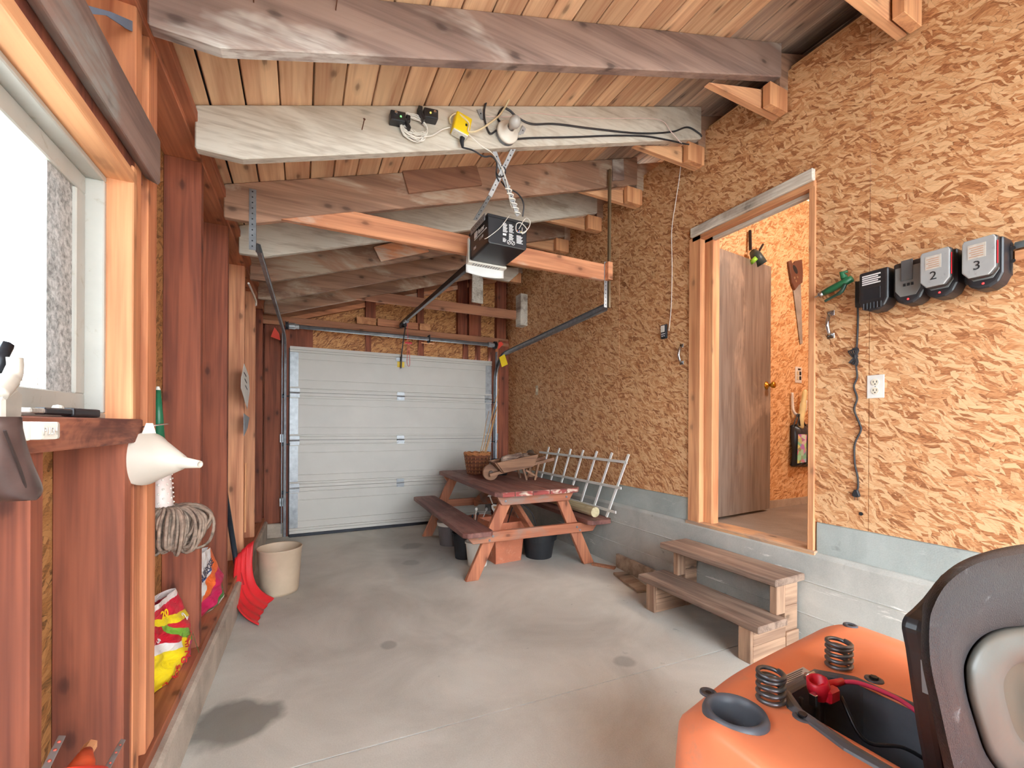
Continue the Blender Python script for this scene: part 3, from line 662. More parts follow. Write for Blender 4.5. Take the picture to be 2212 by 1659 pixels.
# spring shaft with cables, drums, centre bearing
shz = 2.33; shy = DY - 0.03
sh = MB().tube([(dxl - 0.02, shy, shz), (dxr + 0.02, shy, shz)], 0.0225, 12).build('spring_tube', M['galv_dull'], d2, smooth=True)
for xx in (dxl + 0.02, dxr - 0.04): MB().lathe([(0, -.03), (0.034, -.03), (0.034, .03), (0.028, .035), (0.028, .07), (0, .07)], (xx, shy, shz), 18, (1, 0, 0)).build('winding_cone', M['galv'], sh)
MB().box((1.435, shy - 0.03, shz - 0.045), (1.449, DY + 0.05, shz + 0.05)).build('centre_bearing', M['dark_metal'], sh, 0.004)
bx('bearing_foot', (1.36, DY + 0.02, shz - 0.045), (1.53, DY + 0.05, shz - 0.037), M['jamb_y'], sh)
for xx, sgn in ((dxl - 0.03, -1), (dxr + 0.03, 1)):
    MB().lathe([(0, -.015), (0.05, -.015), (0.05, -.01), (0.04, -.008), (0.04, .008), (0.05, .01), (0.05, .015), (0, .015)], (xx, shy, shz), 20, (1, 0, 0)).build('cable_drum', M['dark_metal'], sh)
    pm = MB(); P0 = PY(1083 if sgn > 0 else 593, 748 if sgn > 0 else 720, DY - 0.10)
    pm.prism([P0 + V((-.035, 0, -.04)), P0 + V((.055, 0, -.07)), P0 + V((.045, 0, .0)), P0 + V((0.0, 0, .065))] if sgn < 0 else [P0 + V((-.05, 0, -.05)), P0 + V((.03, 0, .03)), P0 + V((.0, 0, .06)), P0 + V((-.04, 0, .05))], (0, -0.003, 0)).build('warning_tag', plain('tag_orange_red', C(250, 84, 66), 0.6, vary=0.04), d2)
yt = MB().prism([PY(a, b, DY - 0.36) for a, b in ((1078, 772), (1090, 765), (1097, 787), (1084, 793))], (0, -0.002, 0)).build('caution_tag', M['yellow'], d2)
bx('caution_label', (PY(859, 780, DY).x, DY + 0.0155, PY(865, 793, DY).z), (PY(874, 780, DY).x, DY + 0.0195, PY(865, 781, DY).z), M['yellow'], d2, 0)
bx('arm_plate', (1.04, DY + 0.002, 2.03), (1.16, DY + 0.008, 2.075), M['galv'], d2)
# hangers for the tracks
def perf(name, p, q, w, side, par, mat=None, t=0.003, holes=True, rail=0.0):
    """perforated steel strip from p to q, with dark punched holes"""
    p, q = V(p), V(q); d = (q - p); L = d.length; d.normalize(); s_ = V(side); s_ = (s_ - d * s_.dot(d)).normalized(); n_ = d.cross(s_)
    mb = MB(); mb.ob((p + q) / 2, d * L / 2, s_ * w / 2, n_ * t / 2)
    if rail: mb.ob((p + q) / 2 + s_ * (w / 2) + n_ * rail / 2, d * L / 2, s_ * t / 2, n_ * rail / 2)
    o = mb.build(name, mat or M['galv'], par)
    if holes:
        hm = MB(); k_ = 0.02
        while k_ < L - 0.01:
            c_ = p + d * k_
            hm.add([c_ + (d * math.cos(a) + s_ * math.sin(a)) * 0.004 + n_ * (t / 2 + 0.0006) for a in [i * math.pi / 4 for i in range(8)]], [tuple(range(8))])
            hm.add([c_ + (d * math.cos(a) + s_ * math.sin(a)) * 0.004 - n_ * (t / 2 + 0.0006) for a in [-i * math.pi / 4 for i in range(8)]], [tuple(range(8))])
            k_ += 0.03
        hm.build('punched_holes', M['ink'], o)['kind'] = 'stuff'
    return o
perf('track_hanger', (-0.245, 2.765, 2.21), (-0.245, 2.765, 2.545), 0.032, (1, 0, 0), d2, M['galv_dull'], rail=0.03)
perf('track_hanger', (2.165, 2.745, 2.19), (2.165, 2.745, 2.55), 0.03, (1, 0, 0), d2, rail=0.03)
a_ = PX(1315, 350, 2.19); b_ = PX(1313, 655, 2.19)
MB().bar((2.195, 2.74, 2.19), (2.195, 2.74, zr(2.19) - 0.1), 0.022, 0.018, (1, 0, 0)).build('track_hanger', plain('oiled_angle_iron', C(126, 108, 84), 0.5, 0.5), d2)
# ================================================================== things under the roof
# garage door opener with rail
bx('light_block_board', (2.90, Y0, 3.2), (2.92, 5.6, zr(2.9) + 0.03), M['brown_x'], ceil, 0)  # board added to block sky light leaking in between roof and right wall
bX0, bX1, bY0, bY1, bZ0, bZ1 = 0.965, 1.222, 2.30, 2.60, 2.305, 2.47
op = thing('garage_door_opener', 'black motor box with white lens and long rail hung from crossed straps', 'door opener', (1.095, 2.45, bZ0))
box = MB()
box.prism([(bX0 + 0.003, bY0, bZ0 + 0.01), (bX0 + 0.012, bY0, bZ0), (bX1 - 0.012, bY0, bZ0), (bX1 - 0.003, bY0, bZ0 + 0.01), (bX1, bY0, bZ1), (bX0, bY0, bZ1)], (0, bY1 - bY0, 0))
ob_ = box.build('housing', M['black'], op, 0.008, seg=2)
bx('top_plate', (bX0 - 0.006, bY0 - 0.008, bZ1 - 0.012), (bX1 + 0.006, bY1 + 0.005, bZ1 + 0.004), M['black'], op, 0.003)
lens = MB()
def lensf(u, v):
    x_ = bX0 - 0.006 + (bX1 - bX0 + 0.012) * u; a = v * math.pi * 0.56
    r_ = 0.075
    return V((x_, bY1 + 0.0 + 0.05 * math.sin(a), bZ1 - 0.03 - (bZ1 - bZ0 + 0.03) * v - 0.012 * math.sin(math.pi * u) * v))
lens.grid(lensf, 14, 10)
ln = lens.build('light_lens', plain('frosted_lens', C(222, 224, 222), 0.35, vary=0.03), op, smooth=True, solid=0.004)
bx('lens_lip', (bX0 - 0.006, bY1 - 0.004, bZ0 - 0.012), (bX1 + 0.006, bY1 + 0.05, bZ0 + 0.004), M['white_plastic'], op, 0.006, seg=2)
for i in range(11): bx('lens_slot', (bX0 + 0.03 + i * 0.018, bY1 + 0.002, bZ0 - 0.0135), (bX0 + 0.037 + i * 0.018, bY1 + 0.038, bZ0 - 0.011), M['galv_dull'], ln, 0)
bx('lens_cheek', (bX0 - 0.010, bY1 - 0.006, bZ0 - 0.012), (bX0 - 0.003, bY1 + 0.02, bZ1 - 0.02), M['white_plastic'], op, 0.003)
# printed notices on the two visible faces
def notice(x_, z_, w_, h_, rows, par=op):
    mb = MB()
    for r_ in range(rows):
        zz = z_ - r_ * h_ / rows; ww = w_ * (0.65 + 0.35 * ((r_ * 37 % 10) / 10))
        mb.box((x_, bY0 - 0.0012, zz - h_ / rows * 0.55), (x_ + ww, bY0 - 0.0004, zz))
    mb.build('printed_notice', M['white_ink'], par)
notice(bX0 + 0.095, bZ1 - 0.03, 0.032, 0.055, 9); notice(bX0 + 0.095, bZ1 - 0.09, 0.034, 0.022, 1); notice(bX0 + 0.095, bZ1 - 0.118, 0.026, 0.025, 4)
notice(bX0 + 0.135, bZ1 - 0.03, 0.033, 0.05, 8); notice(bX0 + 0.135, bZ1 - 0.085, 0.033, 0.04, 7); notice(bX0 + 0.185, bZ1 - 0.085, 0.045, 0.05, 8)
for cx_ in (bX0 + 0.135, bX0 + 0.162): MB().tube([(cx_ + 0.011 * math.cos(a), bY0 - 0.001, bZ1 - 0.137 + 0.011 * math.sin(a)) for a in [i * math.pi / 8 for i in range(16)]], 0.0016, 6, True).tube([(cx_ - 0.007, bY0 - 0.001, bZ1 - 0.144), (cx_ + 0.007, bY0 - 0.001, bZ1 - 0.130)], 0.0016, 6).build('warning_symbol', M['white_ink'], op)
bx('terminal_panel', (bX0 + 0.182, bY0 - 0.003, bZ1 - 0.078), (bX0 + 0.222, bY0 + 0.001, bZ1 - 0.03), M['dark_metal'], op, 0.002)
for k_, cc in enumerate((C(230, 120, 60), C(60, 90, 200), C(240, 240, 236), C(230, 200, 80))): bx('terminal_screw', (bX0 + 0.186 + k_ * 0.008, bY0 - 0.008, bZ1 - 0.062 - 0.004 * (k_ % 2)), (bX0 + 0.191 + k_ * 0.008, bY0 - 0.003, bZ1 - 0.055 - 0.004 * (k_ % 2)), plain('terminal_%d' % k_, cc, 0.4), op, 0.001)
fx_ = bX0 + 0.0
bx('logo_frame', (fx_ - 0.002, bY0 + 0.02, bZ0 + 0.093), (fx_ + 0.001, bY0 + 0.215, bZ0 + 0.098), M['white_ink'], op, 0)
bx('logo_block', (fx_ - 0.002, bY0 + 0.175, bZ0 + 0.103), (fx_ + 0.001, bY0 + 0.215, bZ0 + 0.14), M['white_ink'], op, 0)
text('lettering', 'LiftMaster', 0.040, (fx_ - 0.0022, bY0 + 0.215, bZ0 + 0.106), (0, -1, 0), (0, 0, 1), M['white_ink'], op, bold=0.0006)
text('lettering', '1 2 HP', 0.022, (fx_ - 0.001, bY0 + 0.13, bZ0 + 0.062), (0, -1, 0), (0, 0, 1), M['white_ink'], op)
text('lettering', '1265', 0.022, (fx_ + 0.001, bY0 + 0.235, bZ0 + 0.04), (0, -1, 0), (0, 0, 1), M['white_ink'], op)
rl = MB(); ry0, ry1 = bY1 + 0.0, 5.28; rz0, rz1 = 2.405, 2.492
rl.bar((1.10, ry0, rz0), (1.108, ry1, rz1), 0.030, 0.040); ro = rl.build('rail', plain('rail_black_steel', C(64, 60, 60), 0.4, 0.5), op, 0.003)
MB().tube([(1.10, ry0, rz0 + 0.035), (1.108, ry1, rz1 + 0.03)], 0.004, 6).build('drive_chain', M['dark_metal'], ro)
MB().box((1.07, 5.24, rz1 - 0.05), (1.146, 5.33, rz1 - 0.02)).box((1.095, 5.20, rz1 - 0.05), (1.12, 5.41, rz1 + 0.02)).build('header_bracket', M['dark_metal'], ro, 0.002)
MB().ob((1.104, 5.10, rz1 - 0.03), (0.025, 0, 0), (0, 0.05, 0), (0, 0, 0.012)).build('trolley', M['galv_dull'], ro, 0.002)
MB().tube(cat([(1.103, 5.10, rz1 - 0.035), (1.094, 5.20, 2.25), (1.094, 5.338, 2.03)], 6), 0.007, 6).build('door_arm', M['black'], ro)
MB().tube([(1.098, 5.30, 2.10), (1.096, 5.325, 1.94)], 0.008, 6).build('arm_end', M['black'], ro)
cord_ = plain('red_cord', C(214, 82, 92), 0.6)
rc = MB().tube(cat([(1.115, 5.10, rz1 - 0.04), (1.125, 5.10, 2.33), (1.128, 5.10, 2.20), (1.118, 5.10, 2.02), (1.125, 5.10, 1.955), (1.145, 5.10, 1.945), (1.152, 5.10, 2.0), (1.14, 5.10, 2.2)], 6), 0.003, 5).build('release_cord', cord_, ro)
MB().ob((1.135, 5.10, 2.215), (0.04, 0, 0), (0, 0.008, 0), (0, 0, 0.011)).build('pull_grip', M['red'], ro, 0.004)
# crossed hanging straps
cr = V((1.0, 2.205, 2.655))
s1a, s1b = V((1.088, 2.128, 2.893)), V((0.985, 2.215, 2.62))
perf('hanger_strap', (1.105, 2.120, 2.905), (0.945, 2.226, 2.535), 0.026, (0.9, 0, 0.4), op)
perf('hanger_strap', (0.945, 2.226, 2.535), (0.925, 2.40, 2.47), 0.026, (0.9, 0.2, 0.2), op)
perf('hanger_strap', (0.835, 2.120, 2.915), (1.135, 2.25, 2.475), 0.026, (0.9, 0, 0.6), op)
perf('side_flange', (0.958, 2.33, 2.468), (0.958, 2.56, 2.468), 0.04, (0, 0, 1), op)
# tape wound round one strap
tp = []
for i in range(60):
    t = i / 59; c_ = V((1.045, 2.211, 2.607)).lerp(V((1.13, 2.248, 2.483)), t); a = t * 2 * math.pi * 6
    tp.append(c_ + V((0.016 * math.cos(a), 0.008 * math.sin(a) - 0.002, 0.005 * math.cos(a))))
MB().tube(tp, 0.004, 5).build('wound_wire', M['white_wire'], op)

R2Y = RY[2] - 0.02 - 0.001                        # front face of the whitewashed rafter
def r2(u, v, d=0.0): p = PY(u, v, R2Y - d); return p
# lamp holder with bulb
lc = PY(1092, 292, R2Y)
lh = thing('bulb_holder', 'round white lamp holder with bare bulb on the whitewashed rafter', 'lamp', lc)
MB().lathe([(0.0, 0.0), (0.058, 0.0), (0.058, 0.022), (0.0, 0.022)], lc, 28, (0, -1, 0)).build('junction_box', M['galv_dull'], lh)
MB().lathe([(0.0, 0.020), (0.060, 0.020), (0.062, 0.030), (0.055, 0.038), (0.030, 0.042), (0.026, 0.068), (0.020, 0.070), (0.018, 0.050)], lc, 28, (-0.0, -1, 0.0)).build('porcelain_base', plain('cream_porcelain', C(226, 218, 206), 0.35, vary=0.03), lh, smooth=True)
bd = V((0.0, -1, 0.0)).normalized(); bo = lc + V((0, -0.055, 0))
bk = NT('frosted_bulb_glass'); bk.b.inputs['Transmission Weight'].default_value = 0.35; bk.out(C(216, 212, 206), 0.25)
MB().lathe([(0.012, 0.0), (0.014, 0.012), (0.020, 0.03), (0.029, 0.048), (0.031, 0.06), (0.028, 0.075), (0.016, 0.088), (0.0, 0.091)], bo, 24, bd).build('light_bulb', bk.m, lh, smooth=True)
# yellow junction box
yc = PY(992, 281, R2Y)
yb_ = thing('junction_box', 'yellow plastic outlet box tilted on the whitewashed rafter', 'outlet box', yc)
ang = math.radians(-12); ax_ = V((math.cos(ang), 0, math.sin(ang))); az_ = V((-math.sin(ang), 0, math.cos(ang)))
MB().ob(yc + V((0, -0.03, 0)), ax_ * 0.042, V((0, 0.03, 0)), az_ * 0.048).build('box_body', M['yellow'], yb_, 0.005)
MB().ob(yc + V((0, -0.034, 0)) - az_ * 0.05, ax_ * 0.04, V((0, 0.026, 0)), az_ * 0.004).build('outlet_face', M['white_plastic'], yb_, 0.003)
for s_ in (-0.018, 0.018): MB().lathe([(0, 0), (0.014, 0), (0.014, 0.005), (0, 0.005)], yc + V((0, -0.034, 0)) - az_ * 0.052 + ax_ * s_, 18, -az_).build('socket', plain('ivory_socket', C(222, 214, 196), 0.4), yb_)
bx('cable_tie', yc + V((0.012, -0.064, -0.012)), yc + V((0.022, -0.058, 0.0)), M['black'], yb_)
pg = yc + V((0, -0.034, 0)) - az_ * 0.054 + ax_ * 0.018
pl_ = MB().tube([pg, pg - az_ * 0.02, pg - az_ * 0.05 + ax_ * 0.012], [0.014, 0.012, 0.006], 10).build('opener_plug', M['black'], yb_)
# cords and wires
def wire(name, pts, r, mat, label, cat_, n=8, group=None):
    P = cat(pts, n); o = MB().tube(P, r, 6).build(name, mat); setorg(o, P[0]); return tag(o, label, cat_, group)
bc = plain('black_cable', C(46, 46, 50), 0.5, vary=0.05)
wire('extension_lead', [pg - az_ * 0.05 + ax_ * 0.012, PY(1022, 325, R2Y - 0.05), PY(1045, 338, R2Y - 0.05), PY(1062, 338, R2Y - 0.05), PY(1073, 352, 2.17), PY(1072, 378, 2.19), PY(1078, 392, 2.2)], 0.0045, bc, 'black cord hanging from the yellow outlet box to the straps', 'cord')
wire('extension_lead', [PY(1083, 392, 2.22), PY(1094, 405, 2.24), PY(1118, 418, 2.26), PY(1131, 440, 2.29), PY(1129, 468, 2.32)], 0.0045, bc, 'black cord looping down into the motor box top', 'cord')
lp_ = [PY(1082 + 10 * math.cos(a), 370 + 12 * math.sin(a), 2.19 + 0.01 * math.sin(a * 2)) for a in [i * math.pi * 2 / 24 for i in range(58)]]
o = MB().tube(lp_, 0.004, 6).build('cord_wrap', bc); setorg(o, lp_[0]); tag(o, 'black cord wound round the crossing of the straps', 'cord')
wire('sheathed_cable', [PY(1112, 150, 2.05), PY(1103, 205, 2.08), PY(1082, 245, R2Y - 0.02), PY(1055, 268, R2Y - 0.05), PY(1030, 283, R2Y - 0.06), PY(1012, 284, R2Y - 0.065), yc + V((0.03, -0.064, 0.0)), yc + V((0.01, -0.064, 0.02)), yc + V((-0.03, -0.05, 0.045)), yc + V((-0.055, -0.02, 0.035)), yc + V((-0.05, -0.01, 0.01))], 0.0048, plain('cream_cable', C(226, 208, 170), 0.5, vary=0.04), 'cream sheathed cable dropping from the roof to the yellow box', 'cable')
wire('black_cable', [PY(1080, 150, 2.05), PY(1065, 190, 2.08), PY(1048, 228, R2Y - 0.01), PY(1047, 258, R2Y - 0.006), PY(1058, 288, R2Y - 0.006), lc + V((-0.06, -0.012, 0.0))], 0.0055, bc, 'black cable dropping from the roof into the lamp holder side', 'cable')
wire('black_cable', [lc + V((-0.03, -0.012, 0.05)), PY(1075, 255, R2Y - 0.006), PY(1085, 234, R2Y - 0.006), PY(1100, 238, R2Y - 0.006), PY(1120, 255, R2Y - 0.006), PY(1150, 268, R2Y - 0.006), PY(1200, 268, R2Y - 0.006), PY(1280, 278, R2Y - 0.006), PY(1380, 288, R2Y - 0.006), PY(1450, 285, R2Y - 0.006), PY(1485, 275, R2Y - 0.006), PY(1510, 288, R2Y - 0.006), PY(1516, 295, R2Y - 0.006)], 0.0055, bc, 'upper black cable clipped along the whitewashed rafter', 'cable')
wire('black_cable', [lc + V((0.06, -0.012, -0.01)), PY(1150, 298, R2Y - 0.006), PY(1240, 296, R2Y - 0.006), PY(1320, 293, R2Y - 0.006), PY(1390, 294, R2Y - 0.006), PY(1440, 302, R2Y - 0.006), PY(1475, 310, R2Y - 0.006), PY(1488, 312, R2Y - 0.006)], 0.0055, bc, 'lower black cable clipped along the whitewashed rafter', 'cable')
wire('bell_wire', [PY(1050, 252, R2Y - 0.005), PY(1100, 252, R2Y - 0.005), PY(1150, 244, R2Y - 0.005), PY(1220, 252, R2Y - 0.005), PY(1300, 256, R2Y - 0.005), PY(1420, 258, R2Y - 0.005), PY(1450, 285, R2Y - 0.02), PY(1470, 308, R2Y - 0.03)], 0.0022, plain('pink_wire', C(232, 204, 196), 0.5), 'thin pale pink wire strung along the whitewashed rafter', 'wire')
# sensor pair with coiled lead
for k_, (u, v, led, lab) in enumerate(((856, 264, (0.1, 1, 0.1, 1), 'black door sensor with a green light on the rafter'), (926, 258, (1, 0.75, 0.05, 1), 'black door sensor with an amber light on the rafter'))):
    p = PY(u, v, R2Y); t_ = thing('door_sensor', lab, 'sensor', p, group='door sensors on the rafter')
    MB().ob(p + V((0, -0.025, 0)), (0.036, 0, 0.004), (0, 0.025, 0), (0, 0, 0.024)).build('sensor_body', M['black'], t_, 0.006, seg=2)
    sg = 1 if k_ == 0 else -1
    MB().ob(p + V((sg * 0.045, -0.03, -0.02)), (0.012, 0, -0.022), (0, 0.02, 0), (0.006, 0, 0.004)).ob(p + V((sg * 0.05, -0.02, 0.012)), (0.010, 0, 0.0), (0, 0.02, 0), (0, 0, 0.016)).build('bracket_clip', M['black'], t_, 0.003)
    lk = NT('indicator_%d' % k_); lk.b.inputs['Emission Color'].default_value = led; lk.b.inputs['Emission Strength'].default_value = 2.0; lk.out(led, 0.4)
    MB().lathe([(0, 0), (0.004, 0), (0.003, 0.003), (0, 0.004)], p + V((0.012 if k_ == 0 else -0.004, -0.05, 0.0)), 10, (0, -1, 0)).build('indicator', lk.m, t_)
    MB().lathe([(0, 0), (0.007, 0), (0.007, 0.01), (0, 0.012)], p + V((-0.012 if k_ == 0 else 0.016, -0.05, 0.006)), 8, (0, -1, 0)).build('wing_nut', M['chrome'], t_)
coil = MB()
for i in range(16):
    dz = i * 0.0024; rr = 0.052 + 0.004 * random.random()
    c0 = PY(892, 270, R2Y)
    pts = [c0 + V((math.cos(a) * (rr + 0.012), -0.012 - 0.016 * random.random(), math.sin(a) * (0.030 + dz * 0.7) - 0.012 - dz * 0.35 * (1 - math.sin(a)) )) for a in [j * math.pi / 12 for j in range(24)]]
    coil.tube(pts, 0.0018, 5, True)
co_ = coil.build('coiled_wire', M['white_wire']); setorg(co_, PY(892, 270, R2Y)); tag(co_, 'coil of thin white wire hung between the two door sensors', 'wire')
wire('white_wire', [PY(915, 296, R2Y - 0.03), PY(935, 292, R2Y - 0.02), PY(955, 280, R2Y - 0.02), PY(972, 275, R2Y - 0.03)], 0.003, M['white_wire'], 'twisted white wires from the coil to the yellow box', 'wire')
wire('white_wire', [PY(1012, 290, R2Y - 0.06), PY(1040, 315, R2Y - 0.06), PY(1062, 330, R2Y - 0.05), PY(1078, 352, 2.17), PY(1088, 372, 2.18), PY(1096, 400, 2.2), PY(1103, 440, 2.24), PY(1112, 462, 2.27)], 0.0025, M['white_wire'], 'thin white wire running down beside the hanging straps', 'wire')
wire('white_wire', [V((1.16, 2.29, 2.42)), PY(1135, 472, 2.26), PY(1145, 478, 2.24), PY(1142, 492, 2.25), PY(1130, 502, 2.25), PY(1116, 500, 2.26), PY(1116, 484, 2.26), PY(1126, 482, 2.26), PY(1138, 496, 2.24), PY(1128, 505, 2.26), PY(1128, 492, 2.28)], 0.0022, M['white_wire'], 'looped white wire tangle at the motor box terminals', 'wire')
wire('white_wire', [PY(1100, 466, 2.29), PY(1080, 492, 2.285), PY(1055, 512, 2.285), PY(1047, 516, 2.30)], 0.0018, M['white_wire'], 'single white wire slanting across the motor box', 'wire')
# nails driven into the beams
for (u, v, y, a) in ((782, 280, R2Y, 0.2), (548, 5, RY[1], 0.2), (725, 22, RY[1], 0.2)):
    p = PY(u, v, y); o = MB().tube([p, p + V((0.004, -0.05, 0.018))], 0.0022, 6).lathe([(0, 0), (0.0055, 0), (0.0055, 0.002), (0, 0.002)], p + V((0.004, -0.05, 0.018)), 8, (0.08, -1, 0.36)).build('nail', plain('rusty_iron_%d' % u, C(110, 72, 56), 0.7, 0.4))
    setorg(o, p); tag(o, 'rusty nail driven into the ' + ('whitewashed' if y == R2Y else 'brown-grey') + ' rafter' + {782: '', 548: ' beside the left wall', 725: ' near the white splash'}[u], 'nail')

# ================================================================== on the right wall
def RW(u, v, d=0.0): return PX(u, v, WX) - V((d, 0, 0))
XN = V((-1, 0, 0)); YL = V((0, -1, 0)); ZU = V((0, 0, 1))     # wall normal, viewer's right, up
def wallbox(c_, hw, hh, d0, d1):  # box on the wall: c centre on the wall, half width along y, half height, depth range
    return (c_[0] - d1, c_[1] - hw, c_[2] - hh), (c_[0] - d0, c_[1] + hw, c_[2] + hh)
# wall button
p = RW(1437, 717)
wb = thing('wall_button', 'small black and white opener button with a white wire on strand board', 'wall button', p)
lo_, hi_ = wallbox(p, 0.028, 0.055, 0, 0.022); bx('button_case', lo_, hi_, M['black'], wb, 0.004)
lo_, hi_ = wallbox(p + V((0, 0.004, 0.022)), 0.020, 0.026, 0.022, 0.026); bx('push_pad', lo_, hi_, M['white_plastic'], wb, 0.002)
lo_, hi_ = wallbox(p + V((0, 0.0, -0.018)), 0.020, 0.003, 0.022, 0.0235); bx('lettering_bar', lo_, hi_, M['white_ink'], wb, 0)
for dy_ in (-0.01, 0.01):
    lo_, hi_ = wallbox(p + V((0, dy_, -0.034)), 0.004, 0.005, 0.022, 0.0235); bx('small_key', lo_, hi_, M['white_ink'], wb, 0)
wire('bell_wire', [RW(1447, 715, 0.01), RW(1451, 660, 0.005), RW(1453, 580, 0.006), RW(1452, 500, 0.005), RW(1460, 440, 0.005), RW(1468, 390, 0.006), RW(1475, 330, 0.006), RW(1478, 316, 0.01), PY(1472, 308, R2Y - 0.03)], 0.0028, M['white_wire'], 'long white wire running down strand board to the wall button', 'wire')
# pull handles
def pull(u, v0, v1, label):
    a, b = RW(u, v0), RW(u, v1); t_ = thing('pull_handle', label, 'handle', (a + b) / 2, group='chrome pull handles')
    for q in (a, b):
        lo_, hi_ = wallbox(q, 0.018, 0.014, 0, 0.004); f_ = bx('foot_plate', lo_, hi_, M['chrome'], t_, 0.0015)
        for dy_ in (-0.009, 0.009): MB().lathe([(0, 0), (0.004, 0), (0.003, 0.002), (0, 0.002)], q + V((-0.004, dy_, 0)), 10, XN).build('screw_head', M['galv_dull'], f_)
    H = (a - b).length
    MB().tube(cat([a + XN * 0.002 - ZU * 0.008, a + XN * 0.02 - ZU * H * 0.14, (a + b) / 2 + XN * 0.034, b + XN * 0.02 + ZU * H * 0.14, b + XN * 0.002 + ZU * 0.008], 6), [0.008] * 6 + [0.0095] * 13 + [0.008] * 6, 10).build('grip', M['chrome'], t_, smooth=True)
pull(1473, 747, 784, 'chrome pull handle on strand board beside the wall button'); pull(1795, 677, 726, 'chrome pull handle on strand board below the green spray gun')
# outlet + switch plate
def outlet(c_, label, duplex=True, hw=0.036, hh=0.058, nrm=XN, grp=None):
    side = V((0, 1, 0)) if abs(nrm.x) > 0.5 else V((1, 0, 0))
    t_ = thing('wall_outlet', label, 'outlet', c_)
    MB().ob(c_ + nrm * 0.003, side * hw, ZU * hh, nrm * 0.003).build('cover_plate', M['white_paint'], t_, 0.002)
    if duplex:
        for dz in (-0.021, 0.021):
            f_ = MB().lathe([(0, 0), (0.017, 0), (0.0165, 0.003), (0, 0.003)], c_ + nrm * 0.006 + ZU * dz, 20, nrm).build('socket', plain('ivory_face', C(228, 220, 200), 0.4, vary=0.03), t_)
            for dy_ in (-0.007, 0.007): MB().ob(c_ + nrm * 0.0092 + ZU * (dz + 0.003) + side * dy_, side * 0.0013, ZU * 0.005, nrm * 0.0006).build('slot', M['ink'], f_)
            MB().ob(c_ + nrm * 0.0092 + ZU * (dz - 0.009), side * 0.0025, ZU * 0.0025, nrm * 0.0006).build('earth_hole', M['ink'], f_)
        MB().lathe([(0, 0), (0.003, 0), (0, 0.002)], c_ + nrm * 0.006, 8, nrm).build('screw_head', M['galv_dull'], t_)
    return t_
outlet(RW(1892, 835), 'white duplex outlet on strand board beside the hanging plug')
sp_ = RW(1160, 843); t_ = thing('light_switch', 'ivory cover plate on the dark strand board behind the trellis', 'wall plate', sp_)
lo_, hi_ = wallbox(sp_, 0.030, 0.058, 0, 0.005); bx('cover_plate', lo_, hi_, plain('ivory_plate', C(206, 190, 160), 0.5), t_, 0.002)
lo_, hi_ = wallbox(sp_, 0.010, 0.02, 0.005, 0.010); bx('toggle', lo_, hi_, plain('ivory_toggle', C(214, 200, 172), 0.4), t_, 0.002)
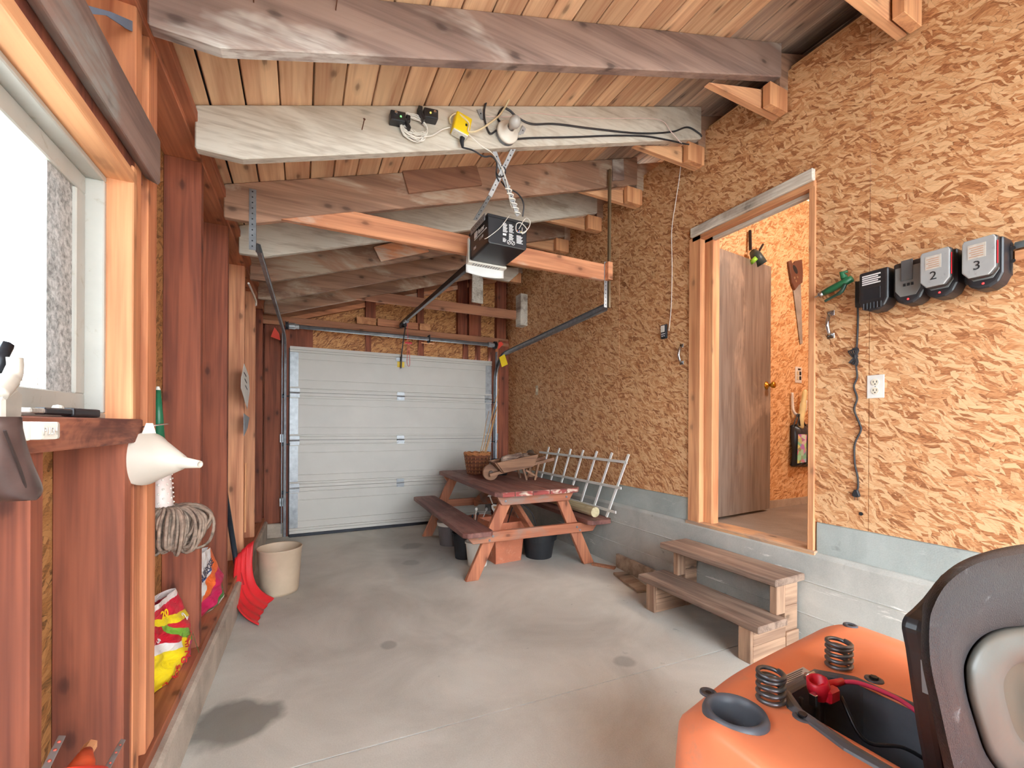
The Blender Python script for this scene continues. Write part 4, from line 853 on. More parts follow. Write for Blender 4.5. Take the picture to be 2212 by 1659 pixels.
# battery charger rail with four bays
yA, yB = PX(1853, 600, WX).y, PX(2190, 512, WX).y
zc0 = 1.925
ch = thing('battery_charger', 'long black four-bay battery charger screwed to the strand board', 'charger', (WX, (yA + yB) / 2, zc0))
MB().prism([(WX, yA, zc0 + 0.075), (WX - 0.035, yA - 0.005, zc0 + 0.07), (WX - 0.045, yA - 0.01, zc0 + 0.05), (WX - 0.045, yA - 0.01, zc0 - 0.04), (WX - 0.03, yA, zc0 - 0.06), (WX, yA, zc0 - 0.06)], (0, yB - yA, 0)).build('back_rail', M['black'], ch, 0.006, seg=2)
ys_ = [PX(u_, 610, WX - 0.105).y for u_ in (1886, 1962, 2030, 2124)]
gpan = plain('charger_grey', C(120, 122, 122), 0.5, vary=0.06)
for i, y in enumerate(ys_):
    hw = 0.056 if i else 0.060
    pr = [(y + hw, zc0 + 0.085), (y - hw, zc0 + 0.085), (y - hw, zc0 - 0.06), (y - hw * 0.75, zc0 - 0.095), (y - hw * 0.3, zc0 - 0.11), (y + hw * 0.3, zc0 - 0.11), (y + hw * 0.75, zc0 - 0.095), (y + hw, zc0 - 0.06)]
    bay = MB().prism([(WX - 0.01, a, b) for a, b in pr], (-0.095, 0, 0)).build('charger_bay', M['black'], ch, 0.012, seg=3)
    XF = WX - 0.105
    if i == 0:
        bx('recess', (XF - 0.0005, y - 0.03, zc0 - 0.055), (XF + 0.002, y + 0.04, zc0 + 0.0), M['dark_metal'], bay, 0.004)
        mb = MB()
        for r_ in range(5): mb.box((XF - 0.001, y - 0.03 + 0.01 * (r_ % 2), zc0 + 0.060 - r_ * 0.010), (XF, y + 0.045, zc0 + 0.066 - r_ * 0.010))
        mb.build('printed_notice', M['white_ink'], bay)
        for r_ in range(6): bx('vent_rib', (XF - 0.006, y - 0.035 + r_ * 0.014, zc0 - 0.100), (XF + 0.03, y - 0.029 + r_ * 0.014, zc0 - 0.07), M['black'], bay, 0.001)
        for r_ in range(11): bx('vent_slot', (WX - 0.075, y - 0.045 + r_ * 0.009, zc0 + 0.0845), (WX - 0.04, y - 0.041 + r_ * 0.009, zc0 + 0.0865), M['ink'], bay, 0)
    else:
        MB().prism([(XF, y + hw * .85, zc0 + 0.06), (XF, y - hw * .8, zc0 + 0.06), (XF, y - hw * .8, zc0 - 0.045), (XF, y - hw * .5, zc0 - 0.075), (XF, y + hw * .5, zc0 - 0.075), (XF, y + hw * .85, zc0 - 0.045)], (-0.003, 0, 0)).build('bay_plate', gpan, bay, 0.001)
        bx('slide_rail', (XF - 0.010, y - 0.018, zc0 - 0.005), (XF - 0.002, y + 0.024, zc0 + 0.088), plain('slot_grey', C(96, 98, 100), 0.5), bay, 0.002)
        for r_ in range(3): bx('contact_fin', (XF - 0.008, y - 0.02 + r_ * 0.014, zc0 - 0.03), (XF - 0.003, y - 0.012 + r_ * 0.014, zc0 - 0.018), M['dark_metal'], bay, 0)
        rk = NT('charge_light_%d' % i); rk.b.inputs['Emission Color'].default_value = (1, 0.02, 0.02, 1); rk.b.inputs['Emission Strength'].default_value = 1.5; rk.out((1, 0.05, 0.05, 1), 0.4)
        MB().lathe([(0, 0), (0.004, 0), (0.003, 0.002), (0, 0.003)], (XF - 0.002, y, zc0 - 0.090), 10, XN).build('charge_light', rk.m, bay)
for y in [(a + b) / 2 for a, b in zip(ys_, ys_[1:] + [ys_[-1] - 0.13])]:
    for dz in (0.04, -0.01): MB().lathe([(0, 0), (0.008, 0), (0.006, -0.006)], (WX - 0.046, y, zc0 + dz), 10, XN).build('screw_well', M['ink'], ch)
lgrey = plain('battery_grey', C(160, 162, 162), 0.5, vary=0.08, dirt=C(90, 88, 86), dirt_amt=0.12)
for i, (mark, lab) in {2: ('2', 'grey-topped drill battery between the empty charger bay and the other battery'), 3: ('3', 'grey-topped drill battery in the charger bay next to the blue tube')}.items():
    y = ys_[i]; t_ = thing('drill_battery', lab, 'battery', (WX - 0.115, y, zc0 - 0.06), group='drill batteries in the charger')
    XF = WX - 0.117
    pr = [(y + .050, zc0 + 0.075), (y + .044, zc0 + 0.088), (y - .044, zc0 + 0.088), (y - .050, zc0 + 0.075), (y - .050, zc0 - 0.045), (y - .03, zc0 - 0.072), (y + .03, zc0 - 0.072), (y + .050, zc0 - 0.045)]
    MB().prism([(XF, a, b) for a, b in pr], (-0.030, 0, 0)).build('battery_body', plain('battery_black_%d' % i, C(52, 46, 44), 0.5), t_, 0.006)
    MB().prism([(XF - 0.029, y + (a - y) * .96, zc0 + (b - zc0) * .96) for a, b in pr], (-0.010, 0, 0)).build('battery_cap', lgrey, t_, 0.004, seg=2)
    bx('red_trim', (XF - 0.029, y - 0.0515, zc0 - 0.03), (XF - 0.024, y - 0.0495, zc0 + 0.06), M['red'], t_, 0)
    lab_ = bx('battery_label', (XF - 0.0400, y - 0.022, zc0 + 0.005), (XF - 0.0388, y + 0.030, zc0 + 0.062), plain('label_silver_%d' % i, C(196, 190, 180), 0.5, vary=0.1, scale=60), t_, 0)
    mb = MB()
    for r_ in range(5): mb.box((XF - 0.0404, y - 0.015, zc0 + 0.012 + r_ * 0.009), (XF - 0.0398, y + 0.026 - 0.006 * (r_ % 2), zc0 + 0.015 + r_ * 0.009))
    mb.build('printed_notice', plain('orange_print_%d' % i, C(186, 140, 110), 0.6), lab_)
    text('hand_mark', mark, 0.05, (XF - 0.0396, y + 0.016, zc0 - 0.040), YL, ZU, M['ink'], t_)
# charger lead with tied bundle and plug
wire('charger_lead', [RW(1856, 610, 0.03), RW(1855, 680, 0.008), RW(1853, 745, 0.008), RW(1852, 770, 0.02), RW(1852, 790, 0.012), RW(1853, 815, 0.006), RW(1846, 835, 0.006), RW(1853, 860, 0.006), RW(1847, 885, 0.006), RW(1858, 915, 0.006), RW(1861, 930, 0.006), RW(1848, 960, 0.006), RW(1848, 1000, 0.006), RW(1854, 1030, 0.006), RW(1855, 1052, 0.006), RW(1852, 1062, 0.008)], 0.0042, bc, 'black charger lead hanging wavy down the strand board', 'cord')
pg_ = RW(1852, 1070); t_ = thing('power_plug', 'black two-pin plug dangling at the end of the charger lead', 'plug', pg_)
MB().prism([pg_ + V((-0.002, 0.008, 0.03)), pg_ + V((-0.002, -0.008, 0.03)), pg_ + V((-0.002, -0.018, 0.0)), pg_ + V((-0.002, -0.012, -0.008)), pg_ + V((-0.002, 0.012, -0.008)), pg_ + V((-0.002, 0.018, 0.0))], (-0.018, 0, 0)).build('plug_body', M['black_soft'], t_, 0.004)
for dy_ in (-0.007, 0.007): bx('prong', pg_ + V((-0.012, dy_ - 0.001, -0.025)), pg_ + V((-0.008, dy_ + 0.001, -0.007)), M['chrome'], t_, 0)
bn = MB()
for k_ in range(6):
    o1 = V((-0.004 * (k_ % 3), 0.004 * (k_ - 2.5), 0))
    c0 = RW(1851, 770, 0.012)
    w1 = 0.006 + 0.002 * k_
    bn.tube(cat([c0 + o1 + V((0, 0, -0.005)), c0 + o1 + V((-0.006, w1, 0.025)), c0 + o1 + V((-0.008, w1 * .6, 0.045 - .003 * k_)), c0 + o1 + V((-0.006, -w1, 0.028)), c0 + o1 * .4 + V((-0.004, 0, -0.004)), c0 + o1 + V((-0.006, w1 * .8, -0.03)), c0 + o1 + V((-0.006, w1 * .3, -0.052 + .004 * k_)), c0 + o1 + V((-0.006, -w1 * .6, -0.03)), c0 + o1 * .4], 4), 0.0026, 5)
bo_ = bn.build('tied_lead', bc); setorg(bo_, RW(1851, 770)); tag(bo_, 'folded bundle of black lead tied above the plug', 'cord')
# green spray gun hung by the charger
gp = plain('green_plastic', C(34, 104, 66), 0.35, vary=0.08)
t_ = thing('spray_gun', 'green hose trigger nozzle hanging beside the battery charger', 'spray gun', RW(1815, 620))
A_ = RW(1852, 605, 0.05); B_ = RW(1790, 636, 0.05)
MB().tube([A_, A_.lerp(B_, .35), A_.lerp(B_, .75), B_], [0.017, 0.019, 0.018, 0.015], 14).build('barrel', gp, t_, smooth=True)
MB().tube([B_, B_ + (B_ - A_).normalized() * 0.02], [0.016, 0.016], 14).build('collar', M['chrome'], t_, smooth=True)
MB().tube([B_ + (B_ - A_).normalized() * 0.02, B_ + (B_ - A_).normalized() * 0.045], [0.005, 0.005], 8).build('nozzle_tip', M['chrome'], t_)
MB().tube(cat([RW(1840, 617, 0.06), RW(1832, 634, 0.065), RW(1815, 644, 0.065), RW(1797, 654, 0.065)], 5), [0.010] * 8 + [0.007] * 8, 8).build('trigger', plain('dark_green', C(36, 70, 56), 0.4), t_, smooth=True)
MB().tube([RW(1836, 604, 0.05), RW(1830, 592, 0.05), RW(1842, 590, 0.05)], [0.016, 0.012, 0.007], 10).build('cap_lug', gp, t_, smooth=True)
# pale blue rod and batten at the far side of the charger
rp = V((WX - 0.02, yB - 0.01, zc0 + 0.055)); o = MB().tube([rp, rp + V((0, -0.7, 0))], 0.014, 10).build('level_rod', plain('pale_blue_tube', C(176, 212, 232), 0.35), smooth=True); setorg(o, rp); tag(o, 'pale blue tube fixed level on the wall past the charger', 'tube')
o = bx('wall_batten', (WX - 0.016, yB - 0.7, zc0 - 0.005), (WX - 0.0005, yB - 0.005, zc0 + 0.036), M['jamb_y']); setorg(o, (WX, yB - 0.3, zc0)); tag(o, 'short wooden batten under the pale blue tube', 'batten')
# ================================================================== in the storeroom, on the wall behind the door
def SW(u, v, d=0.0): return PY(u, v, RYB - d)
a = SW(1722, 590); t_ = thing('hand_saw', 'old hand saw hanging on the storeroom strand board wall', 'saw', a)
MB().prism([SW(u, v, 0.006) for u, v in ((1713, 608), (1729, 606), (1733, 742), (1728, 744), (1713, 625))], (0, -0.003, 0)).build('blade', plain('old_steel', C(168, 166, 160), 0.4, 0.15, vary=0.2), t_)
MB().prism([SW(u, v, 0.004) for u, v in ((1700, 566), (1705, 563), (1707, 570), (1712, 571), (1714, 565), (1728, 562), (1730, 590), (1729, 612), (1722, 616), (1713, 628), (1707, 612), (1703, 590))], (0, -0.02, 0)).build('handle', plain('dark_walnut', C(106, 68, 54), 0.45), t_, 0.003)
MB().lathe([(0, 0), (0.030, 0), (0, 0.0005)], SW(1718, 582, 0.0245), 14, (0, -1, 0), ys=1.5, xs=0.8).build('grip_opening', M['ink'], t_)
for (u, v) in ((1717, 600), (1723, 598), (1720, 607)): MB().lathe([(0, 0), (0.012, 0), (0, 0.004)], SW(u, v, 0.025), 10, (0, -1, 0)).build('rivet', M['chrome'], t_)
c_ = SW(1724, 810); ot = outlet(c_, 'white four-way outlet on the storeroom wall below the saw', False, 0.046, 0.072, V((0, -1, 0)))
for dx_, mt in ((-0.017, 'white_plastic'), (0.019, 'ink')):
    for dz in (-0.028, 0.014): MB().ob(c_ + V((dx_, -0.008, dz)), (0.012, 0, 0), (0, 0.003, 0), (0, 0, 0.017)).build('socket', M[mt] if mt == 'ink' else plain('ivory_sock', C(222, 202, 160), 0.5), ot, 0.005)
MB().ob(c_ + V((0.005, -0.007, 0.05)), (0.018, 0, 0), (0, 0.002, 0), (0, 0, 0.007)).build('reset_key', M['ink'], ot)
hk = MB().tube(cat([SW(1711, 848, 0.02), SW(1712, 875, 0.02), SW(1714, 888, 0.03), SW(1722, 896, 0.04), SW(1733, 893, 0.03), SW(1739, 884, 0.02), SW(1741, 865, 0.02)], 6), 0.012, 8).build('wall_hook', M['white_paint'], smooth=True); setorg(hk, SW(1722, 896)); tag(hk, 'white U-shaped hook on the storeroom wall', 'hook')
yh = MB().tube(cat([SW(1739, 842, 0.06), SW(1738, 850, 0.06), SW(1734, 880, 0.06), SW(1730, 905, 0.06), SW(1729, 925, 0.05)], 5), [0.014] * 3 + [0.020] * 6 + [0.026] * 12, 10).build('pale_yellow_handle', plain('pale_yellow', C(236, 222, 164), 0.45), smooth=True); setorg(yh, SW(1730, 905)); tag(yh, 'pale yellow handle held in the white storeroom hook', 'handle')
bagm = plain('black_vinyl_bag', C(44, 52, 62), 0.3, vary=0.15, bump=0.2, bscale=14)
bc_ = SW(1727, 960); t_ = thing('tote_bag', 'black bag with a printed panel hanging from the white storeroom hook', 'bag', bc_ + V((0, -0.03, -0.2)))
def bagf(u, v):
    a_ = SW(1706 + (1746 - 1706) * u, 918 + (1006 - 918) * v); e = (1 - abs(2 * u - 1) ** 4) * (1 - abs(2 * v - 1) ** 6)
    return a_ + V((0, -0.015 - 0.07 * e + 0.006 * math.sin(u * 25 + v * 7), 0))
MB().grid(bagf, 16, 20).build('bag_body', bagm, t_, smooth=True, solid=0.02)
for (u0, u1, u2) in ((1714, 1721, 1728), (1722, 1726, 1740)): MB().tube(cat([SW(u0, 920, 0.07), SW(u1, 900, 0.06), SW(u1 + 3, 896, 0.06), SW(u2, 920, 0.07)], 5), 0.006, 6).build('strap', M['black_soft'], t_)
pk = NT('printed_panel'); pco = pk.coord(False)
vv = pk.new('ShaderNodeTexVoronoi'); pk.lk(pk.mapping(pco, (22, 1, 26)), vv.inputs['Vector']); vv.inputs['Scale'].default_value = 1.0
hs = pk.new('ShaderNodeHueSaturation'); pk.lk(vv.outputs['Color'], hs.inputs['Color']); hs.inputs['Saturation'].default_value = 0.7; hs.inputs['Value'].default_value = 0.9
pk.out(hs.outputs[0], 0.4)
MB().prism([SW(u, v, 0.093) for u, v in ((1724, 938), (1742, 938), (1741, 998), (1722, 1001))], (0, -0.003, 0)).build('printed_panel', pk.m, t_)
# clamp lamp over the door
t_ = thing('clamp_light', 'dark clip-on work light hanging above the open door', 'work light', SW(1635, 550))
MB().tube([SW(1627, 545, 0.05), SW(1633, 552, 0.08), SW(1645, 572, 0.10)], [0.03, 0.04, 0.045], 12).build('lamp_head', plain('dark_teal', C(52, 70, 72), 0.4), t_, smooth=True)
MB().tube([SW(1624, 560, 0.10), SW(1630, 566, 0.11)], [0.03, 0.03], 10).build('green_lens', plain('lime_plastic', C(150, 220, 70), 0.4), t_, smooth=True)
MB().tube([SW(1620, 498, 0.02), SW(1621, 540, 0.03)], 0.012, 6).tube([SW(1637, 548, 0.06), SW(1648, 528, 0.05)], 0.009, 6).build('arm', M['black'], t_)
# ================================================================== picnic table
tw = {a: wood('table_red_stain_%d' % a, C(140, 90, 80), C(104, 64, 58), a, rough=0.6, knots=0.4, var=0.12, patch=C(150, 112, 100), patch_amt=0.25) for a in (0, 1)}
tw_end = wood('table_red_end', C(170, 70, 62), C(120, 48, 46), 0, patch=C(222, 206, 186), patch_amt=0.32, patch_scale=9)
fo = {a: wood('frame_orange_%d' % a, C(198, 122, 82), C(156, 88, 60), a, var=0.12, patch=C(150, 128, 116), patch_amt=0.12) for a in (0, 1, 2)}
TX, TY, TR = 1.795, 3.10, math.radians(-1.6)
tb = thing('picnic_table', 'red stained wooden picnic table with attached benches', 'picnic table', (TX, TY, 0), TR)
TL, TH, BH = 1.80, 0.715, 0.43
pw = 0.158
for i in range(5):
    xa = -0.40 + i * 0.161
    ch_ = 0.03 if i in (0, 4) else 0.004
    x1_ = xa + pw
    if i == 0: poly = [(xa + 0.05, 0, 0), (x1_, 0, 0), (x1_, TL, 0), (xa + 0.05, TL, 0), (xa, TL - 0.05, 0), (xa, 0.05, 0)]
    elif i == 4: poly = [(xa, 0, 0), (x1_ - 0.05, 0, 0), (x1_, 0.05, 0), (x1_, TL - 0.05, 0), (x1_ - 0.05, TL, 0), (xa, TL, 0)]
    else: poly = [(xa, 0, 0), (x1_, 0, 0), (x1_, TL, 0), (xa, TL, 0)]
    pk_ = MB().prism([(a, b, TH - 0.04) for a, b, c in poly], (0, 0, 0.04)).build('top_plank', tw[1], tb, 0.004, world=False)
    MB().box((xa + (0.05 if i == 0 else 0.003), -0.002, TH - 0.038), (x1_ - (0.05 if i == 4 else 0.003), 0.001, TH - 0.003)).build('end_grain', tw_end, pk_, 0, world=False)
for sg in (-1, 1):
    xo, xi = sg * 0.69, sg * 0.44
    a_, b_ = min(xo, xi), max(xo, xi)
    MB().prism([(a_ + 0.03, -0.06, BH - 0.04), (b_ - 0.03, -0.06, BH - 0.04), (b_, -0.02, BH - 0.04), (b_, TL - 0.03, BH - 0.04), (b_ - 0.03, TL, BH - 0.04), (a_ + 0.03, TL, BH - 0.04), (a_, TL - 0.03, BH - 0.04), (a_, -0.02, BH - 0.04)], (0, 0, 0.04)).build('bench_plank', tw[1], tb, 0.005, world=False)
for yy in (0.12, TL - 0.16):
    for sg in (-1, 1):
        p0 = V((sg * 0.56, yy, 0.0)); p1 = V((sg * 0.24, yy, TH - 0.04))
        d = (p1 - p0).normalized(); ex = V((0.055, 0, 0))
        MB().prism([p0 - ex, p0 + ex, p1 + ex, p1 - ex], (0, 0.042, 0)).build('leg', fo[2], tb, 0.004, world=False)
    yb2 = yy - 0.042 if yy < 1 else yy + 0.042
    MB().prism([(-0.64, yb2, BH - 0.04), (0.64, yb2, BH - 0.04), (0.57, yb2, BH - 0.125), (-0.57, yb2, BH - 0.125)], (0, 0.04, 0)).build('seat_bearer', fo[0], tb, 0.004, world=False)
    MB().prism([(-0.37, yb2, TH - 0.04), (0.37, yb2, TH - 0.04), (0.32, yb2, TH - 0.12), (-0.32, yb2, TH - 0.12)], (0, 0.04, 0)).build('top_bearer', fo[0], tb, 0.004, world=False)
    for sg in (-1, 1):
        for (xx, zz) in ((sg * 0.40, BH - 0.075), (sg * 0.43, BH - 0.105), (sg * 0.29, TH - 0.085)):
            MB().lathe([(0, 0), (0.010, 0), (0.008, 0.005), (0, 0.006)], (xx, yb2, zz), 10, (0, -1, 0)).build('bolt_head', M['galv_dull'], tb, world=False)
MB().bar((0.0, 0.18, BH - 0.09), (0.0, 0.80, TH - 0.06), 0.042, 0.075).build('brace', fo[1], tb, 0.004, world=False)
MB().bar((0.0, TL - 0.18, BH - 0.09), (0.0, 1.0, TH - 0.06), 0.042, 0.075).build('brace', fo[1], tb, 0.004, world=False)
def TT(x, y, z=TH): # point on the table in world coordinates
    c, s_ = math.cos(TR), math.sin(TR); return V((TX + x * c - y * s_, TY + x * s_ + y * c, z))
# wicker basket
wk = NT('wicker'); wco = wk.coord(False)
wv = wk.new('ShaderNodeTexWave', wave_type='BANDS', bands_direction='Z'); wk.lk(wco, wv.inputs['Vector']); wv.inputs['Scale'].default_value = 24
wcol = wk.ramp(wv.outputs[0], [(0.2, C(70, 40, 30)), (0.6, C(158, 98, 68))]); wk.bump(wv.outputs[0], 0.8, 0.006); wk.out(wcol, 0.6)
wick2 = plain('pale_wicker', C(186, 122, 74), 0.6, vary=0.2, scale=40)
bp = V((1.745, 4.42, TH)); t_ = thing('wicker_basket', 'woven wicker basket with a pale rim on the picnic table', 'basket', bp)
bh, br0, br1 = 0.225, 0.105, 0.142
MB().lathe([(0.0, 0.004), (br0, 0.0), (br0 * 1.05, 0.03), (br1 * 0.94, bh * 0.8), (br1, bh), (br1 - 0.012, bh), (br1 * 0.88, bh * 0.8), (br0 * 0.95, 0.03), (0, 0.02)], bp, 40).build('basket_body', wk.m, t_, smooth=True)
weave = MB()
for row in range(11):
    z_ = 0.012 + row * 0.0185; rr = br0 + (br1 - br0) * z_ / bh + 0.002
    pts = [bp + V((math.cos(a) * (rr + 0.005 * math.cos(a * 18 + row * math.pi)), math.sin(a) * (rr + 0.005 * math.cos(a * 18 + row * math.pi)), z_)) for a in [i * math.pi / 54 for i in range(108)]]
    weave.tube(pts, 0.0062, 5, True)
weave.build('woven_strands', plain('brown_cane', C(126, 72, 52), 0.55, vary=0.25, scale=60), t_)['kind'] = 'stuff'
for i in range(18):
    a = i * math.pi / 9; MB().tube([bp + V((math.cos(a) * (br0 + 0.003), math.sin(a) * (br0 + 0.003), 0.003)), bp + V((math.cos(a) * (br1 + 0.003), math.sin(a) * (br1 + 0.003), bh))], 0.0035, 5).build('stake', wick2, t_)
rim = MB()
for k_ in range(3): rim.tube([bp + V((math.cos(a) * (br1 + 0.004 * math.sin(a * 11 + k_ * 2)), math.sin(a) * (br1 + 0.004 * math.sin(a * 11 + k_ * 2)), bh - 0.008 + 0.008 * k_ + 0.004 * math.cos(a * 11 + k_ * 2))) for a in [i * math.pi / 40 for i in range(80)]], 0.008, 6, True)
rim.build('rim', wick2, t_, smooth=True)
# sticks standing in the basket
stm = plain('cane_stick', C(206, 158, 104), 0.6, vary=0.15, scale=30)
for k_, (u0, v0, u1, v1, r_) in enumerate(((1040, 972, 1078, 840, .005), (1045, 972, 1074, 878, .006), (1036, 972, 1056, 888, .004), (1043, 974, 1073, 885, .0045), (1047, 974, 1072, 895, .0045))):
    b_ = PY(u0, v0 + 14, 4.42); tp_ = PY(u1, v1, 4.58)
    P_ = [b_, b_.lerp(tp_, .4) + V((0.004, 0, 0.003)), b_.lerp(tp_, .7) + V((-0.004, 0, 0)), tp_]
    o = MB().tube(P_, [r_, r_, r_ * .9, r_ * .7], 7).build('garden_stick', stm, smooth=True); setorg(o, b_); tag(o, {0: 'tallest bent cane rising from the wicker basket', 2: 'thin knobbly cane standing apart in the wicker basket'}.get(k_, 'straight tan cane bundled in the wicker basket'), 'stick', 'canes in the wicker basket')
# black pot beside it
def pot(name, label, cat_, c_, prof, mat, parts=(), n=28):
    t_ = thing(name, label, cat_, c_); MB().lathe(prof, c_, n).build('pot_body', mat, t_, smooth=False)
    return t_
pc = V((1.945, 4.245, TH))
t_ = thing('plant_pot', 'small black plastic pot behind the toy wheelbarrow', 'plant pot', pc)
MB().lathe([(0, 0.002), (0.07, 0.0), (0.10, 0.15), (0.106, 0.15), (0.106, 0.17), (0.098, 0.17), (0.068, 0.01), (0, 0.008)], pc, 28).build('pot_body', M['black_soft'], t_)
# decorative wooden wheelbarrow
bwd = {a: wood('barrow_wood_%d' % a, C(150, 108, 78), C(108, 72, 52), a, var=0.2, grain=1.4) for a in (0, 1, 2)}
q0 = PZ(1060, 1043, TH); q1 = PZ(1180, 1036, TH)
wbx = V((1.66, 3.86, TH)); wrot = math.atan2(-0.08, 0.56)
wbw = thing('toy_wheelbarrow', 'small rustic wooden wheelbarrow planter standing on the picnic table', 'wheelbarrow', wbx, wrot)
def lp(mb, name, mat, bev=0.002, par=wbw): return mb.build(name, mat, par, bev, world=False)
wr_ = 0.078
lp(MB().lathe([(0, -0.016), (wr_, -0.016), (wr_, 0.016), (0, 0.016)], (0.0, 0.0, wr_), 24, (0, 1, 0)), 'wheel', bwd[0], 0.003)
lp(MB().lathe([(0, -0.03), (0.02, -0.03), (0.02, 0.03), (0, 0.03)], (0.0, 0.0, wr_), 12, (0, 1, 0)), 'hub', plain('hub_dark', C(86, 66, 54), 0.6))
for sg in (-1, 1):
    lp(MB().bar((-0.02, sg * 0.05, 0.055), (0.62, sg * 0.115, 0.205), 0.022, 0.03), 'shaft', bwd[0])
    lp(MB().bar((0.30, sg * 0.09, 0.13), (0.34, sg * 0.095, 0.0), 0.024, 0.02, (1, 0, 0)), 'leg', bwd[2])
    lp(MB().bar((0.46, sg * 0.10, 0.16), (0.42, sg * 0.105, 0.0), 0.026, 0.02, (1, 0, 0)), 'leg', bwd[2])
lp(MB().bar((0.33, -0.09, 0.10), (0.45, -0.10, 0.03), 0.02, 0.018), 'leg_brace', bwd[0])
t0 = V((0.10, 0, 0.085)); dx_ = V((0.985, 0, 0.172))
up_ = V((-0.172, 0, 0.985))
L_ = 0.31; Wd = 0.105
for sg in (-1, 1):
    lp(MB().prism([t0 + V((0, sg * Wd, 0)), t0 + dx_ * L_ + V((0, sg * Wd, 0)), t0 + dx_ * (L_ + 0.05) + up_ * 0.108 + V((0, sg * (Wd + 0.02), 0)), t0 - dx_ * 0.06 + up_ * 0.108 + V((0, sg * (Wd + 0.02), 0))], (0, sg * 0.016, 0)), 'side_board', bwd[0])
lp(MB().prism([t0 + V((0, -Wd, 0)), t0 + V((0, Wd, 0)), t0 - dx_ * 0.06 + up_ * 0.108 + V((0, Wd + 0.02, 0)), t0 - dx_ * 0.06 + up_ * 0.108 + V((0, -Wd - 0.02, 0))], -dx_ * 0.016), 'end_board', bwd[1])
lp(MB().prism([t0 + dx_ * L_ + V((0, -Wd, 0)), t0 + dx_ * L_ + V((0, Wd, 0)), t0 + dx_ * (L_ + .05) + up_ * 0.108 + V((0, Wd + 0.02, 0)), t0 + dx_ * (L_ + .05) + up_ * 0.108 + V((0, -Wd - 0.02, 0))], dx_ * 0.016), 'end_board', bwd[1])
lp(MB().ob(t0 + dx_ * L_ / 2, dx_ * L_ / 2, V((0, Wd, 0)), up_ * 0.008), 'floor_board', bwd[0])
Rw = Matrix.Rotation(wrot, 3, 'Z')
def WL(x, y, z): return wbx + Rw @ V((x, y, z))
bark = wood('driftwood', C(176, 148, 126), C(96, 70, 60), 0, grain=3, var=0.3, patch=C(80, 58, 50), patch_amt=0.4, patch_scale=9)
for k_, (a, b, r_, lab) in enumerate((((0.10, -0.03, 0.185), (0.32, 0.00, 0.245), 0.038, 'pale split log lying on top in the toy wheelbarrow'), ((0.20, 0.06, 0.185), (0.40, 0.04, 0.225), 0.04, 'dark barked log lying in the back of the toy wheelbarrow'), ((0.26, -0.06, 0.19), (0.40, -0.05, 0.215), 0.032, 'short brown log at the handle end of the toy wheelbarrow'))):
    P_ = [WL(*a).lerp(WL(*b), t) + V((0, 0, 0.006 * math.sin(t * 7 + k_))) for t in (0, .12, .35, .6, .85, 1)]
    o = MB().tube(P_, [r_ * .7, r_, r_ * 1.08, r_ * .95, r_ * .9, r_ * .6], 9).build('firewood_log', bark, smooth=True); setorg(o, P_[0]); tag(o, lab, 'log')
# dark gourd/ball behind the barrow, resting on the back of the table
gc = TT(0.33, 0.83); gc = PZ(1150, 1012, TH) if False else gc
t_ = thing('finial_post', 'dark round knob on a short post behind the wheelbarrow', 'finial', V((2.150, 3.95, TH)))
MB().lathe([(0, -0.02), (0.05, -0.02), (0.05, 0.0), (0.016, 0.03), (0.014, 0.14), (0.02, 0.15)], (2.150, 3.95, TH + 0.02), 16).build('stem', bwd[2], t_, smooth=True)
MB().lathe([(0, 0.14), (0.03, 0.148), (0.046, 0.18), (0.046, 0.215), (0.036, 0.245), (0.016, 0.26), (0, 0.262)], (2.150, 3.95, TH + 0.02), 20).build('knob', plain('dark_knob', C(86, 68, 58), 0.5, vary=0.2), t_, smooth=True)
# landscape post on the right bench, trellis leaning on the wall behind
lt = wood('treated_post', C(206, 190, 146), C(166, 146, 104), 1, var=0.05, knots=0.4)
pb = V((2.375, 3.14, BH + 0.046)); o = MB().tube([pb, pb + V((0.035, 1.5, 0))], 0.046, 14).build('landscape_post', lt, smooth=False); setorg(o, pb + V((0, 0, -0.046))); tag(o, 'round pale treated post lying on the wall-side bench', 'post')
tr0, tr1 = V((2.47, 3.02, BH + 0.004)), V((2.47, 4.55, BH + 0.004))
trel = thing('garden_trellis', 'white lattice trellis leaning against the strand board wall', 'trellis', V((2.47, 3.7, BH)))
for k_ in range(7):
    t = k_ / 6; yb_ = 3.055 + t * 1.27; yt_ = 2.93 + t * 1.27 * 1.06
    pa = V((2.455, yb_ + 0.03, BH + 0.006)); pb2 = V((2.572, yt_ + 0.0, 1.005))
    MB().bar(pa, pb2, 0.024, 0.012, (1, 0, 0.2)).build('upright_slat', M['white_paint'], trel, 0.002)
for zz in (0.50, 0.71, 0.935):
    t = (zz - BH) / (1.005 - BH); x_ = 2.455 + (2.572 - 2.455) * t - 0.012
    MB().bar((x_, 2.915 + 0.05 * (1 - t), zz), (x_, 4.45, zz), 0.012, 0.024).build('cross_slat', M['white_paint'], trel, 0.002)
